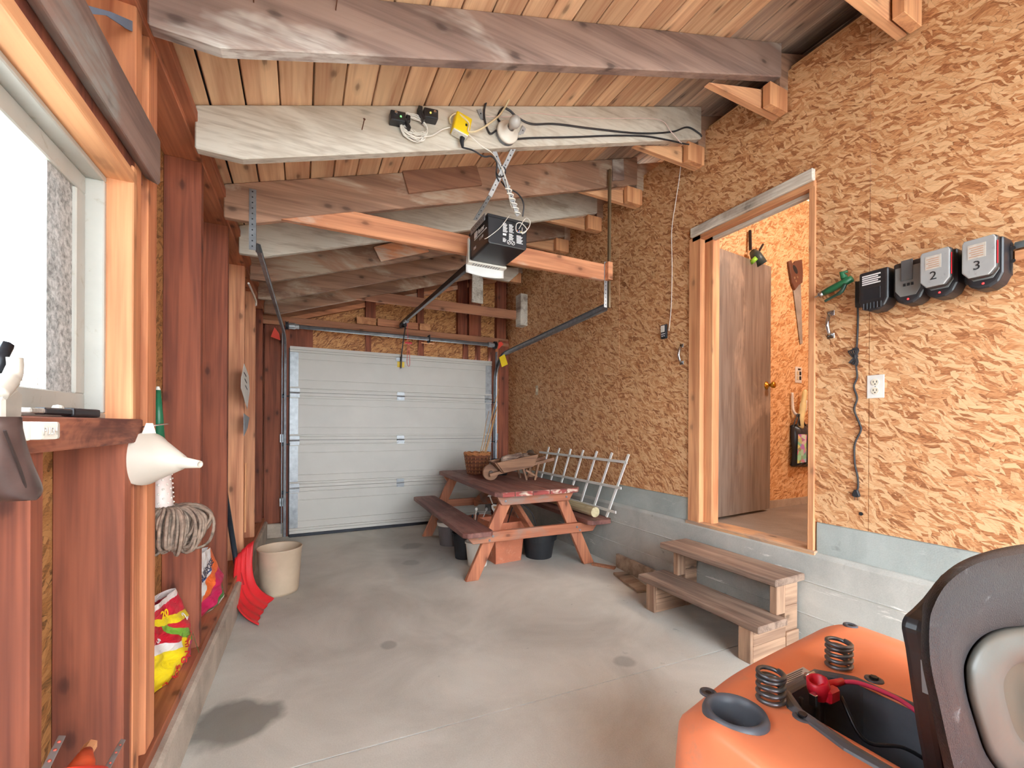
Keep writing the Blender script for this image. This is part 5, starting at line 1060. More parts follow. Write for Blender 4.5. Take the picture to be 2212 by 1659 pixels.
# ------------------------------------------------------------------ pots and buckets under the table
terra = plain('terracotta', C(206, 124, 92), 0.7, vary=0.1, dirt=C(222, 168, 140), dirt_amt=0.2)
pc = PZ(1022, 1212, 0); pc = V((1.66, 4.09, 0))
t_ = thing('terracotta_pot', 'wide terracotta pot standing under the picnic table', 'plant pot', pc)
MB().lathe([(0, 0.003), (0.135, 0), (0.19, 0.24), (0.205, 0.24), (0.207, 0.30), (0.192, 0.30), (0.18, 0.24), (0.125, 0.02), (0, 0.015)], pc, 36).build('pot_body', terra, t_, smooth=False)
MB().lathe([(0, 0.225), (0.176, 0.225)], pc, 28).build('potting_soil', plain('dark_soil', C(58, 46, 40), 0.9, bump=0.8), t_)
bc0 = V((1.415, 4.36, 0)); gb = plain('grey_bucket_plastic', C(112, 104, 104), 0.55, vary=0.08)
t_ = thing('bucket', 'grey bucket with a white liner beside the far table leg', 'bucket', bc0)
MB().lathe([(0, 0.003), (0.105, 0), (0.125, 0.21), (0.133, 0.21), (0.133, 0.225), (0.120, 0.225), (0.10, 0.01), (0, 0.01)], bc0, 30).build('bucket_body', gb, t_)
MB().lathe([(0.134, 0.205), (0.136, 0.245), (0.118, 0.245), (0.115, 0.15)], bc0, 30).build('white_liner', M['white_plastic'], t_, smooth=True)
bc0 = V((1.395, 3.86, 0)); t_ = thing('plant_pot', 'tall black nursery pot beneath the picnic bench', 'plant pot', bc0)
MB().lathe([(0, 0.003), (0.085, 0), (0.11, 0.22), (0.118, 0.22), (0.118, 0.24), (0.106, 0.24), (0.08, 0.012), (0, 0.01)], bc0, 28).build('pot_body', M['black_soft'], t_)
bc0 = V((1.425, 3.60, 0)); t_ = thing('bucket', 'white plastic pail beneath the picnic bench', 'bucket', bc0)
MB().lathe([(0, 0.003), (0.085, 0), (0.105, 0.2), (0.112, 0.2), (0.112, 0.215), (0.10, 0.215), (0.08, 0.012), (0, 0.01)], bc0, 28).build('bucket_body', M['white_plastic'], t_)
# square terracotta planter
pa, pb_ = PZ(1047, 1222, 0), PZ(1107, 1205, 0)
sqc = V((1.70, 3.68, 0)); t_ = thing('square_planter', 'square terracotta planter box behind the near table leg', 'planter', sqc, math.radians(4))
s0_, s1_, hh_ = 0.135, 0.165, 0.37
for k_ in range(4):
    R_ = Matrix.Rotation(k_ * math.pi / 2, 3, 'Z')
    MB().prism([R_ @ V((-s0_, -s0_, 0.004)), R_ @ V((s0_, -s0_, 0.004)), R_ @ V((s1_, -s1_, hh_)), R_ @ V((-s1_, -s1_, hh_))], R_ @ V((0, 0.014, 0))).build('side_panel', terra, t_, 0.004, world=False)
MB().box((-s0_, -s0_, 0), (s0_, s0_, 0.02)).build('base', terra, t_, 0.002, world=False)
bc0 = V((2.055, 3.60, 0)); t_ = thing('plant_pot', 'large black pot of old compost under the picnic table', 'plant pot', bc0)
MB().lathe([(0, 0.003), (0.125, 0), (0.155, 0.165), (0.172, 0.17), (0.176, 0.215), (0.186, 0.215), (0.186, 0.235), (0.165, 0.235), (0.15, 0.17), (0.12, 0.012), (0, 0.01)], bc0, 36).build('pot_body', M['black_soft'], t_)
cp = MB()
def soilf(u, v):
    a = u * 2 * math.pi; r_ = v * 0.16; return bc0 + V((math.cos(a) * r_, math.sin(a) * r_, 0.205 + 0.012 * math.sin(u * 40) * v + 0.010 * math.sin(v * 21 + u * 19)))
cp.grid(soilf, 40, 10).build('compost', plain('compost', C(78, 58, 46), 0.95, vary=0.4, scale=60, bump=0.9), t_)
# stakes and toy spade in the pots
stk = plain('stake_white', C(226, 222, 214), 0.4)
for k_, (u0, v0, u1, v1, tx, lab) in enumerate(((1025, 1132, 1029, 1100, 0, 'white plant stake with round tip'), (1034, 1140, 1051, 1100, 0, 'long slanting white plant stake'), (1020, 1135, 1021, 1115, 1, 'short black plant stake'), (1028, 1133, 1032, 1110, 1, 'dark forked plant stake'))):
    a_ = PY(u0, v0, 3.90); b_ = PY(u1, v1, 3.90)
    a2 = a_ + (a_ - b_).normalized() * max(0, (a_.z - 0.20))
    o = MB().tube([a2, b_], 0.0045, 6).lathe([(0, -.014), (0.011, -.010), (0.013, 0), (0.009, 0.014), (0, .016)], b_, 10, (b_ - a2)).build('plant_stake', M['black'] if tx else stk, smooth=True); setorg(o, a2); tag(o, lab + ' standing in the terracotta pot', 'plant stake')
a_, b_ = PY(1063, 1075, 3.72), PY(1068, 1103, 3.72)
sg_ = thing('hand_spade', 'small white toy spade hanging below the picnic table', 'spade', b_)
MB().tube([PY(1058, 1072, 3.72), PY(1064, 1088, 3.72)], 0.006, 8).ob(PY(1057.5, 1071, 3.72), (0.016, 0, 0), (0, 0.005, 0), (0, 0, 0.006)).build('spade_handle', stk, sg_)
MB().prism([PY(u, v, 3.72) for u, v in ((1061, 1092), (1065, 1089), (1072, 1090), (1075, 1096), (1070, 1104), (1066, 1105), (1062, 1099))], (0, -0.006, 0)).build('spade_blade', stk, sg_, 0.002)
MB().prism([PY(u, v, 3.712) for u, v in ((1065, 1094), (1071, 1093), (1072, 1097), (1067, 1099))], (0, -0.002, 0)).build('sticker', plain('sticker_print', C(190, 140, 90), 0.5, vary=0.4, scale=120), sg_)
wire('hose_tube', [V((1.80, 3.80, 0.24)), V((1.86, 3.75, 0.48)), V((1.92, 3.72, 0.50)), V((2.02, 3.68, 0.40)), V((2.06, 3.65, 0.26)), V((2.06, 3.62, 0.222))], 0.006, bc, 'thin black irrigation tube arching into the compost pot', 'tube')
# wooden offcuts by the wall
oc = wood('offcut_wood', C(172, 148, 122), C(134, 110, 90), 0, var=0.3)
for k_, (a, b, w_, h_, lab, ox) in enumerate((((2.42, 2.86), (2.32, 2.46), 0.12, 0.022, 'flat tan wooden offcut lying on the floor by the wall', 0), ((2.525, 3.02), (2.48, 2.34), 0.03, 0.12, 'weathered plank on edge against the concrete wall', 0), ((2.395, 2.42), (2.30, 2.335), 0.11, 0.02, 'short grey plank end touching the steps', 0), ((2.36, 3.16), (2.47, 2.98), 0.045, 0.02, 'dark narrow offcut by the table leg', 1))):
    o = MB().bar((a[0], a[1], h_ / 2), (b[0], b[1], h_ / 2), w_, h_).build('wood_offcut', M['brown_x'] if ox else oc, None, 0.003); setorg(o, ((a[0] + b[0]) / 2, (a[1] + b[1]) / 2, 0)); tag(o, lab, 'plank')
# ================================================================== wooden steps
stw = {a: wood('step_wood_%d' % a, C(178, 140, 110), C(136, 102, 80), a, var=0.1, grain=1.3) for a in (0, 1, 2)}
stread = wood('step_tread_worn', C(160, 132, 112), C(118, 94, 80), 1, var=0.06, grain=1.6, knots=0.3)
sp0 = thing('wooden_steps', 'two-tread wooden steps below the storeroom doorway', 'steps', (2.33, 1.87, 0))
ya_, yb_ = 1.43, 2.315
bx('tread', (2.12, ya_, 0.178), (2.365, yb_, 0.216), stread, sp0, 0.005)
bx('tread', (2.275, ya_ + 0.01, 0.392), (2.535, 2.27, 0.432), stread, sp0, 0.005)
for i, yy in enumerate((1.475, 2.165)):
    bx('support_board', (2.145, yy, 0.0), (2.42, yy + 0.04, 0.088), stw[0], sp0, 0.003)
    bx('support_board', (2.145, yy, 0.09), (2.42 if i == 0 else 2.40, yy + 0.04, 0.178), stw[0], sp0, 0.003)
    bx('support_post', (2.125, yy + 0.002, 0.0), (2.145, yy + 0.075, 0.178), stw[2], sp0, 0.003)
    for z0_, z1_ in ((0.0, 0.11), (0.112, 0.252), (0.254, 0.392)): bx('riser_block', (2.42, yy - 0.006 + (0.01 if z0_ else 0), z0_), (2.532, yy + 0.05, z1_), stw[0], sp0, 0.003)
    bx('support_post', (2.345, yy + 0.003, 0.216), (2.42, yy + 0.045, 0.392), stw[2], sp0, 0.003)
bx('back_rail', (2.505, 1.53, 0.03), (2.54, 2.16, 0.12), stw[1], sp0, 0.003)
# ================================================================== left side things
# beige bucket
bk_ = V((-0.137, 3.66, 0)); t_ = thing('waste_bin', 'round beige plastic bin on the floor beside the red shovel', 'bin', bk_)
MB().lathe([(0, 0.004), (0.122, 0.0), (0.128, 0.02), (0.150, 0.325), (0.154, 0.33), (0.150, 0.335), (0.146, 0.33), (0.122, 0.02), (0, 0.012)], bk_, 40).build('bin_body', plain('beige_plastic', C(206, 184, 158), 0.5, vary=0.06), t_, smooth=True)
# snow shovel
sv = thing('snow_shovel', 'red plastic snow shovel with a black handle leaning in the stud bay', 'shovel', V((-0.27, 3.3, 0)))
def shf(u, v):
    bl = PZ(515, 1238, 0)
    T0, T1 = V((-0.425, 3.50, 0.30)), V((-0.325, 3.62, 0.40))       # top edge (left, right)
    B0_, B1_ = V((-0.252, 3.08, 0.0)), V((-0.185, 3.42, 0.03))      # cutting edge
    p_ = T0.lerp(T1, u).lerp(B0_.lerp(B1_, u), v)
    bow = V((-0.10, -0.03, -0.12)) * (math.sin(math.pi * v) * 0.55)
    rb_ = 0.005 * math.sin(u * math.pi * 9)
    ed = 0.03 * (abs(2 * u - 1) ** 3)
    return p_ + bow + V((0.9, -0.3, 0.2)) * rb_ + V((0.8, -0.4, 0.3)) * ed + V((0, 0, 0.003))
MB().grid(shf, 36, 18).build('blade', plain('shovel_red', C(226, 46, 52), 0.4, vary=0.12, scale=5), sv, smooth=True, solid=0.005)
ha = V((-0.385, 3.50, 0.22)); hb_ = V((-0.545, 3.88, 0.98))
MB().tube([ha, ha.lerp(hb_, .15), hb_], [0.019, 0.017, 0.017], 12).build('handle', plain('shovel_handle', C(40, 52, 62), 0.35), sv, smooth=True)
MB().tube([ha + V((0.03, -0.06, -0.07)), ha, ha.lerp(hb_, 0.06)], [0.016, 0.024, 0.02], 10).build('socket', plain('socket_red', C(190, 40, 46), 0.4), sv, smooth=True)
# funnel on a nail
fc = V((LX(F0, 1.6) + 0.012, 1.60, 1.138))
fa = PLW(282, 1000, -0.445); fb = V((-0.24, 1.70, 1.12))
fd = None
fn = thing('funnel', 'white plastic funnel hanging from a nail on the stud', 'funnel', V((-0.40, 1.55, 1.14)))
c0 = V((LX(F0, 1.57) + 0.028, 1.588, 1.148)); tip = PX(432, 1003, -0.255); ax_f = (tip - c0); Lf = ax_f.length; ax_f.normalize()
print('funnel', c0, tip, Lf)
R0 = 0.076
MB().lathe([(R0 * 1.01, 0.0), (R0 * 1.01, 0.004), (R0 * 0.975, 0.006), (0.022, Lf * 0.66), (0.017, Lf * 0.68), (0.010, Lf), (0.007, Lf), (0.013, Lf * 0.68), (R0 * 0.89, 0.012), (R0 * 0.97, 0.0), (R0 * 1.01, 0.0)], c0, 40, ax_f).build('cone', plain('milky_plastic', C(196, 184, 170), 0.4, vary=0.04), fn, smooth=True)
tz = c0 + V((0, 0, R0)); up_f = (V((0, 0, 1)) - ax_f * ax_f.z).normalized()
MB().prism([c0 + up_f * R0 * 0.97 + ax_f * 0.004 + ax_f.cross(up_f) * s for s in (-0.02, 0.02)] + [c0 + up_f * (R0 + 0.028) + ax_f * 0.004 + ax_f.cross(up_f) * s for s in (0.009, -0.009)], ax_f * 0.004).build('hanging_tab', M['white_plastic'], fn, 0.001)
np_ = c0 + up_f * (R0 + 0.018); o = MB().tube([np_ + V((-0.03, 0.02, -0.004)), np_ + V((0.05, -0.01, 0.008))], 0.002, 6).build('nail', M['chrome']); setorg(o, np_); tag(o, 'bright nail in the stud holding the funnel', 'nail')
# twist mop
mp = thing('twist_mop', 'mop with green handle, white sleeve and grey string head hung on a stud', 'mop', V((-0.40, 1.88, 0.8)))
mx = LX(F0, 1.85) + 0.035
mt0 = PY(341, 835, 1.86); mt1 = PY(344, 960, 1.86); mt2 = PY(350, 1105, 1.86)
MB().tube([mt0, mt0.lerp(mt1, .06)], [0.004, 0.008], 10).build('tip', M['white_plastic'], mp)
MB().tube([mt0.lerp(mt1, .06), mt0.lerp(mt1, .5), mt1], [0.008, 0.013, 0.017], 12).build('handle', plain('mop_green', C(30, 104, 72), 0.4), mp, smooth=True)
slv = MB().tube([mt1, mt1.lerp(mt2, .85), mt2], [0.028, 0.031, 0.036], 16).build('sleeve', plain('sleeve_white', C(222, 204, 196), 0.5), mp, smooth=True)
st_ = MB()
for i in range(14):
    for j in range(8):
        c_ = mt1.lerp(mt2, (i + .5) / 14.5); a = j * math.pi / 4 + (i % 2) * math.pi / 8; rr = 0.0295 + 0.004 * i / 14
        st_.lathe([(0.004, 0), (0.002, 0.003), (0, 0.0035)], c_ + V((math.cos(a) * rr, math.sin(a) * rr, 0)), 6, V((math.cos(a), math.sin(a), 0)))
st_.build('raised_studs', M['white_plastic'], slv)['kind'] = 'stuff'
mc = PY(388, 1150, 1.90); strm = plain('mop_cotton', C(150, 128, 112), 0.95, vary=0.35, scale=50, bump=0.6)
sm = MB(); rnd = random.Random(3)
for i in range(150):
    a = rnd.uniform(0, 2 * math.pi); rr = rnd.uniform(0.05, 0.115); top = mt2 + V((0, 0, 0.005)); 
    ex = V((math.cos(a), math.sin(a) * 0.8, 0))
    dr = rnd.uniform(0.05, 0.13)
    pts = [top + ex * 0.02, top + ex * rr * 0.6 + V((0.03, 0, 0.012 * rnd.random())), top + ex * rr + V((0.035, 0, -dr * 0.35)), top + ex * rr * 0.95 + V((0.03, 0, -dr)), top + ex * rr * 0.55 + V((0.028, 0, -dr - 0.02)), top + ex * rr * 0.3 + V((0.02, 0, -dr * 0.7))]
    sm.tube(cat(pts, 4), 0.0052, 5)
sm.build('mop_strings', strm, mp, smooth=True)['kind'] = 'stuff'
# potting soil bags on the sill plate
def bag(name, label, P, mat, seed, zs_=0.222):
    """P(u,v) -> base point on the bag front; closed pillow mesh"""
    t_ = thing(name, label, 'bag', P(0.5, 1.0)); rg = random.Random(seed)
    ph = [rg.uniform(0, 6) for _ in range(6)]
    def wr(u, v): return 0.012 * math.sin(u * 9 + v * 5 + ph[0]) + 0.008 * math.sin(v * 23 + u * 6 + ph[1]) + 0.006 * math.sin(u * 31 - v * 8 + ph[2])
    nu, nv = 26, 34; mb = MB()
    def front(u, v):
        e = (1 - abs(2 * u - 1) ** 3) ** .6 * (0.35 + 0.65 * min(1, v * 1.7)) * (1 - max(0, v - .9) * 5)
        return P(u, v) + V((0.035 * e + wr(u, v) * e * 1.0, -0.035 * e + wr(v, u) * e * .6, 0))
    def back(u, v): 
        e = (1 - abs(2 * u - 1) ** 3) ** .6
        return P(u, v) + V((-0.03 * e, 0.03 * e, 0))
    mb.grid(front, nu, nv); mb.cur = 1 if False else 0
    b2 = MB().grid(back, nu, nv)
    mb.add(b2.v, [tuple(reversed(f)) for f in b2.f])
    o = mb.build('sack', mat, t_, smooth=True)
    uv = o.data.uv_layers.new(name='flat'); n1 = (nu + 1) * (nv + 1)
    for lp_ in o.data.loops:
        k_ = lp_.vertex_index % n1; uv.data[lp_.index].uv = ((k_ % (nu + 1)) / nu, 1 - (k_ // (nu + 1)) / nv)
    return t_, front
def bagmat(name, rules, base):
    k = NT(name); uvn = k.new('ShaderNodeUVMap'); sp = k.new('ShaderNodeSeparateXYZ'); k.lk(uvn.outputs[0], sp.inputs[0])
    col = None
    cur = base
    for (a, b, c_, soft, colr) in rules:   # coloured where a*u+b*v > c
        s_ = k.math('ADD', k.math('MULTIPLY', sp.outputs[0], a), k.math('MULTIPLY', sp.outputs[1], b))
        nz = k.noise(uvn.outputs[0], 6, 2); s_ = k.math('ADD', s_, k.math('MULTIPLY', k.math('SUBTRACT', nz, 0.5), 0.08))
        mk = k.math('GREATER_THAN', s_, c_)
        cur = k.mix(mk, cur, colr)
    wr_ = k.noise(uvn.outputs[0], 9, 6, 1.0); k.bump(wr_, 0.6, 0.02)
    return k.out(cur, 0.32)
def P1(u, v): # potting soil bag, between studs at 1.79 and 2.41
    top = 0.555; z = 0.226 + (top - 0.226) * (1 - v); w_ = 1 - 0.40 * max(0, 1 - v * 1.9)
    yc = 2.10; u2 = 0.5 + (u - 0.5) * w_; return V((-0.572 + 0.125 * u2 + 0.01 * v, 1.86 + 0.50 * u2, z))
m1 = bagmat('potting_bag_print', [(0, 1, 0.0, 0, C(196, 24, 46)), (-0.6, -1.0, -0.84, 0, C(236, 230, 226)), (-0.6, -1.0, -0.74, 0, C(240, 214, 32)), (1, -0.35, 0.62, 0, C(240, 214, 32)), (1, -0.35, 0.74, 0, C(196, 56, 110)), (1, 0.8, 1.10, 0, C(120, 176, 60)), (1, 0.8, 1.20, 0, C(206, 36, 52)), (0.4, 1, 0.94, 0, C(240, 214, 32)), (0.3, 1, 0.97, 0, C(206, 36, 60)), (0, 1, 0.93, 0, C(238, 226, 220))], C(196, 24, 46))
b1, f1 = bag('potting_soil_bag', 'red and yellow potting soil bag slumped between the studs', P1, m1, 5)
yel_t = plain('print_red', C(196, 40, 40), 0.5)
def bagtext(tx, f, u, v, size, mat, par, rot=0.0, du=(0.02, 0.0)):
    p_ = f(u, v); eu = (f(min(1, u + .04), v) - f(u - .04, v)).normalized(); ev = (f(u, v - .04) - f(u, v + .04)).normalized()
    x_ = eu * math.cos(rot) + ev * math.sin(rot); n_ = eu.cross(ev).normalized()
    if n_.dot(CAMP - p_) < 0: n_ = -n_
    y_ = n_.cross(x_)
    text('lettering', tx, size, p_ + n_ * 0.006, x_, y_, mat, par, bold=0.0008)
for i_, ch_ in enumerate('POTTING SOIL'):
    if ch_ != ' ': bagtext(ch_, f1, 0.86 - i_ * 0.034, 0.58 + i_ * 0.029, 0.036, yel_t, b1, math.radians(-120))
bagtext('All Purpose', f1, 0.93, 0.66, 0.02, plain('print_green', C(70, 110, 40), 0.5), b1, math.radians(-125))
bagtext('SIL', f1, 0.50, 0.46, 0.05, M['white_ink'], b1, 0.0)
bagtext('2', f1, 0.84, 0.42, 0.05, M['white_ink'], b1, 0.2)
bagtext('20', f1, 0.52, 0.20, 0.04, M['yellow'], b1, 0.0)
def P2(u, v):
    top = 0.56; z = 0.226 + (top - 0.226) * (1 - v); w_ = 1 - 0.45 * max(0, 1 - v * 1.8); yc = 2.76
    u2 = 0.5 + (u - 0.5) * w_; return V((-0.568 + 0.150 * u2 + 0.01 * v, 2.60 + 0.40 * u2, z))
m2 = bagmat('garden_bag_print', [(0.3, 1, 0.98, 0, C(70, 120, 60)), (0.3, 1, 1.06, 0, C(232, 228, 224)), (-0.35, 1, 0.40, 0, C(60, 84, 150)), (-0.35, 1, 0.44, 0, C(236, 232, 228)), (1.0, -0.7, 0.28, 0, C(236, 110, 50)), (1.0, -0.9, 0.34, 0, C(200, 36, 90)), (1.0, -1.4, 0.50, 0, C(70, 130, 60)), (1.0, -1.6, 0.58, 0, C(232, 228, 224))], C(228, 224, 220))
b2_, f2 = bag('garden_soil_bag', 'white flowered garden soil bag leaning between the studs', P2, m2, 9)
bagtext('PURPOSE', f2, 0.35, 0.42, 0.045, plain('print_navy', C(70, 70, 90), 0.5), b2_, 0.35)
bagtext('GREEN', f2, 0.34, 0.28, 0.036, M['white_ink'], b2_, 0.35)
# papers and tools further along
def LWq(name, pix, x0, t, mat, label, cat_):
    o = MB().prism([PLW(a, b, x0) for a, b in pix], (t, 0, 0)).build(name, mat); setorg(o, PLW(*pix[0], x0)); return tag(o, label, cat_)
pp = LWq('paper_sheet', [(527, 785), (537, 812), (539, 845), (534, 884), (520, 838), (521, 815)], -0.435, 0.0015, M['white_paint'], 'white paper sheet pinned to the stud toned as lit', 'paper')
for k_ in range(3): MB().prism([PLW(527 + k_ * 1.5, 803 + k_ * 14, -0.4330), PLW(532 + k_, 812 + k_ * 14, -0.4330), PLW(532 + k_, 815 + k_ * 14, -0.4330), PLW(527 + k_ * 1.5, 806 + k_ * 14, -0.4330)], (0.0008, 0, 0)).build('printed_line', M['ink'], pp)
LWq('scraper_blade', [(526, 893), (538, 902), (534, 925), (526, 942)], -0.44, 0.003, M['galv_dull'], 'grey steel scraper blade stuck on the stud below the paper', 'blade')
w_ = [PLW(537, 612, -0.44), PLW(545, 630, -0.44), PLW(553, 650, -0.44), PLW(553, 660, -0.44)]; o = MB().tube(cat(w_, 4), 0.008, 6).build('white_cable', M['white_wire']); setorg(o, w_[0]); tag(o, 'loose white cable end poking out under the ledger', 'cable')
o = MB().tube([PLW(531, 1000, -0.45), PLW(529, 1150, -0.45)], 0.008, 6).build('wooden_lath', M['jamb_z']); setorg(o, PLW(529, 1150, -0.45)); tag(o, 'thin pale lath standing against the stud bay', 'lath')
# ------------------------------------------------------------------ window sill items
kn = thing('folding_knife', 'black multi-tool with pale jaws lying on the window sill', 'multi-tool', PLW(150, 890, -0.50))
za_ = WZ0 + 0.022
k0, k1, k2 = PLW(55, 893, -0.485), PLW(145, 893, -0.485), PLW(205, 896, -0.485)
for q in (k0, k1, k2): q.z = za_ + 0.012
MB().bar(k1, k2, 0.024, 0.020).build('grip', M['black'], kn, 0.006, seg=2)
MB().bar(k0.lerp(k1, .3), k1, 0.020, 0.014).build('bolster', M['dark_metal'], kn, 0.003)
MB().bar(k0, k0.lerp(k1, .42), 0.016, 0.010).build('jaws', plain('crusted_metal', C(190, 186, 176), 0.6, 0.3, vary=0.3, scale=80), kn, 0.002)
MB().lathe([(0, 0), (0.010, 0), (0.008, 0.006), (0, 0.008)], k0.lerp(k1, .75) + V((0, 0, .007)), 12).build('pivot_nut', bpy.data.materials['crusted_metal'], kn)
# white tool rack fixed to the sill edge
rkx = LX(F0 + 0.018, 0.9)
rk_ = thing('tool_rack', 'white plastic tool rack with scalloped clips on the sill edge', 'tool rack', V((rkx, 0.95, 1.215)))
ye = PLW(139, 914, -0.38).y
MB().bar((LX(-0.442, 0.4) + 0.006, 0.40, 1.236), (LX(-0.442, ye) + 0.006, ye - 0.04, 1.236), 0.012, 0.032).build('back_strip', M['white_plastic'], rk_, 0.003)
for k_, (u0, u1) in enumerate(((-130, -70), (-60, 24), (34, 76), (90, 139))):
    y0_, y1_ = PLW(max(u0, -60), 914, -0.40).y, PLW(u1, 914, -0.40).y
    if y1_ - y0_ < 0.01: continue
    x_ = LX(-0.442, y0_)
    MB().prism([(x_ + 0.010, y0_, 1.222), (x_ + 0.040, y0_ + 0.006, 1.222), (x_ + 0.048, (y0_ + y1_) / 2, 1.222), (x_ + 0.040, y1_ - 0.006, 1.222), (x_ + 0.010, y1_, 1.222)], (0, 0, 0.030)).build('clip', M['white_plastic'], rk_, 0.004, seg=2)
text('lettering', 'PUSH', 0.018, (LX(-0.442, 0.97) + 0.052, 0.955, 1.23), (0.02, 1, 0), (0, 0, 1), plain('moulded_white', C(206, 200, 190), 0.5), rk_)
# pruning shears in the leather-dark holster, hanging from the rack
sh_ = thing('garden_shears', 'old garden shears with a dark brown handle hanging in the white rack', 'shears', V((LX(-0.39, 0.85), 0.86, 1.08)))
xs_ = -0.355
hp = [PLW(-22, 915, xs_), PLW(8, 930, xs_), PLW(20, 980, xs_), PLW(36, 1030, xs_), PLW(42, 1062, xs_), PLW(28, 1080, xs_)]
hdl = plain('dark_brown_grip', C(84, 66, 62), 0.32, vary=0.3, scale=14)
def hold(pix, r0):
    return MB()
hm_ = MB(); prof = [(900, -40, 18), (925, -40, 20), (950, -38, 27), (975, -36, 36), (1000, -32, 46), (1025, -24, 58), (1045, -14, 67), (1060, -6, 70), (1072, 4, 62), (1080, 14, 46), (1083, 24, 32)]
vs_ = []; NR = 14
for (v, ul, ur) in prof:
    L0, R0_ = PLW(ul, v, xs_), PLW(ur, v, xs_); c_ = (L0 + R0_) / 2; hw_ = (R0_ - L0) / 2
    for j in range(NR):
        a = 2 * math.pi * j / NR; vs_.append(c_ + hw_ * math.cos(a) + V((1, 0, 0)) * (math.sin(a) * 0.022))
fs_ = [(i * NR + j, i * NR + (j + 1) % NR, (i + 1) * NR + (j + 1) % NR, (i + 1) * NR + j) for i in range(len(prof) - 1) for j in range(NR)] + [tuple(range(NR - 1, -1, -1)), tuple((len(prof) - 1) * NR + j for j in range(NR))]
hm_.add(vs_, fs_); hb2 = hm_.build('handle_cover', hdl, sh_, smooth=True)
MB().tube(cat([PLW(10, 930, xs_ + 0.020), PLW(24, 965, xs_ + 0.021), PLW(42, 1010, xs_ + 0.021), PLW(54, 1050, xs_ + 0.018), PLW(52, 1072, xs_ + 0.012)], 5), 0.0016, 5).build('seam', plain('seam_dark', C(50, 40, 38), 0.5), hb2)
pm_ = plain('old_pale_metal', C(196, 188, 176), 0.45, 0.4, vary=0.2)
MB().prism([PLW(u, v, xs_ - 0.004) for u, v in ((-20, 915), (20, 915), (22, 880), (24, 850), (10, 838), (-20, 860))], (0.012, 0, 0)).build('pivot_plate', pm_, sh_, 0.003)
MB().tube(cat([PLW(-6, 852, xs_), PLW(16, 828, xs_), PLW(30, 812, xs_), PLW(33, 790, xs_), PLW(32, 772, xs_)], 5), [0.010] * 8 + [0.0085] * 13, 8).build('upper_arm', pm_, sh_, smooth=True)
MB().tube([PLW(-14, 800, xs_ - 0.02), PLW(14, 745, xs_ - 0.02)], 0.008, 8).build('lower_arm', M['dark_metal'], sh_, smooth=True)
# ------------------------------------------------------------------ red tool head standing by the studs
cc = PX(168, 1650, -0.335) + V((0.0, 0, -0.002)); dvec = (PX(232, 1655, -0.33) - PX(104, 1645, -0.345)); hwid = dvec.length / 2; dvec.normalize(); nvec = V((0, 0, 1)).cross(dvec); hwid *= 0.72; cc.z -= 0.010
rd = thing('bulb_planter', 'red cup-headed garden tool with two grey riveted arms by the studs', 'garden tool', V((cc.x, cc.y, 0)))
prof_ = [(0.0, -0.13), (0.55, -0.13), (0.75, -0.10), (0.96, -0.01), (1.0, 0.0), (0.95, 0.0), (0.90, -0.012), (0.70, -0.09), (0.5, -0.12), (0.0, -0.12)]
vs_ = []; NR = 32
for r_, z_ in prof_:
    for j in range(NR):
        a = 2 * math.pi * j / NR; vs_.append(cc + dvec * (math.cos(a) * r_ * hwid) + nvec * (math.sin(a) * r_ * hwid * 0.5) + V((0, 0, z_)))
MB().add(vs_, [(i * NR + j, i * NR + (j + 1) % NR, (i + 1) * NR + (j + 1) % NR, (i + 1) * NR + j) for i in range(len(prof_) - 1) for j in range(NR)]).build('cup', plain('pan_red', C(214, 60, 42), 0.45, vary=0.15), rd, smooth=True)
MB().tube([cc + V((0, 0, -0.12)), V((cc.x, cc.y, 0.0))], 0.016, 12).build('shaft', plain('shaft_red', C(190, 44, 40), 0.4), rd, smooth=True)
for u0, v0, u1, v1 in ((101, 1655, 134, 1590), (232, 1659, 266, 1598)):
    lo_ = PX(u0, v0, -0.335); hi_ = PX(u1, v1, -0.355)
    s_ = MB().bar(lo_ + (lo_ - hi_) * 0.4, hi_, 0.010, 0.0025, CAMP - lo_).build('riveted_arm', M['galv'], rd, 0.001)
    for t in (0.15, 0.5, 0.78):
        q = lo_.lerp(hi_, t); MB().lathe([(0, 0), (0.0026, 0), (0.0016, 0.002), (0, 0.0024)], q + (CAMP - q).normalized() * 0.0045, 8, CAMP - q).build('rivet', plain('rivet_red', C(190, 80, 60), 0.5), s_)
br_ = thing('hand_brush', 'orange hand tool with a pale wooden end standing in the red cup', 'hand tool', cc + V((0, 0, -0.12)))
wp = PX(186, 1626, -0.365); we_ = PX(196, 1610, -0.368); b0_ = cc + V((0, 0, -0.115))
MB().tube([b0_, cc.lerp(wp, .25), cc.lerp(wp, .7), wp], [0.012, 0.020, 0.013, 0.010], 14).build('neck', plain('broom_orange', C(224, 92, 52), 0.6, vary=0.2), br_, smooth=True)
MB().tube([wp, we_], [0.011, 0.011], 6).build('wooden_end', M['jamb_z'], br_)
# ================================================================== riding mower (rear end) with its seat tipped forward
org = plain('mower_orange', C(254, 148, 104), 0.38, vary=0.05, scale=6, dirt=C(226, 150, 118), dirt_amt=0.12)
mwr = thing('riding_mower', 'orange riding mower with its black seat tipped up', 'mower', (1.12, 0.30, 0))
MXL, MXR, MYF, MYB = 0.665, 1.60, -0.25, 0.79
FZ = 0.62
MC = 1.105
tray = (0.995, 1.235, 0.24, 0.622)                 # battery tray opening x0,x1,y0,y1
cupc = PZ(1588, 1550, FZ); cup_r = 0.0545
def fz(x, y):
    d = abs(x - MC)
    z = FZ
    e0 = 0.30 if x < MC else 0.44
    if d > e0: z -= 0.10 * ((d - e0) / 0.20) ** 2.2
    z += 0.012 * math.exp(-((d - 0.34) / 0.07) ** 2) * (1 if y < 0.62 else max(0, 1 - (y - 0.62) / 0.1))
    return z
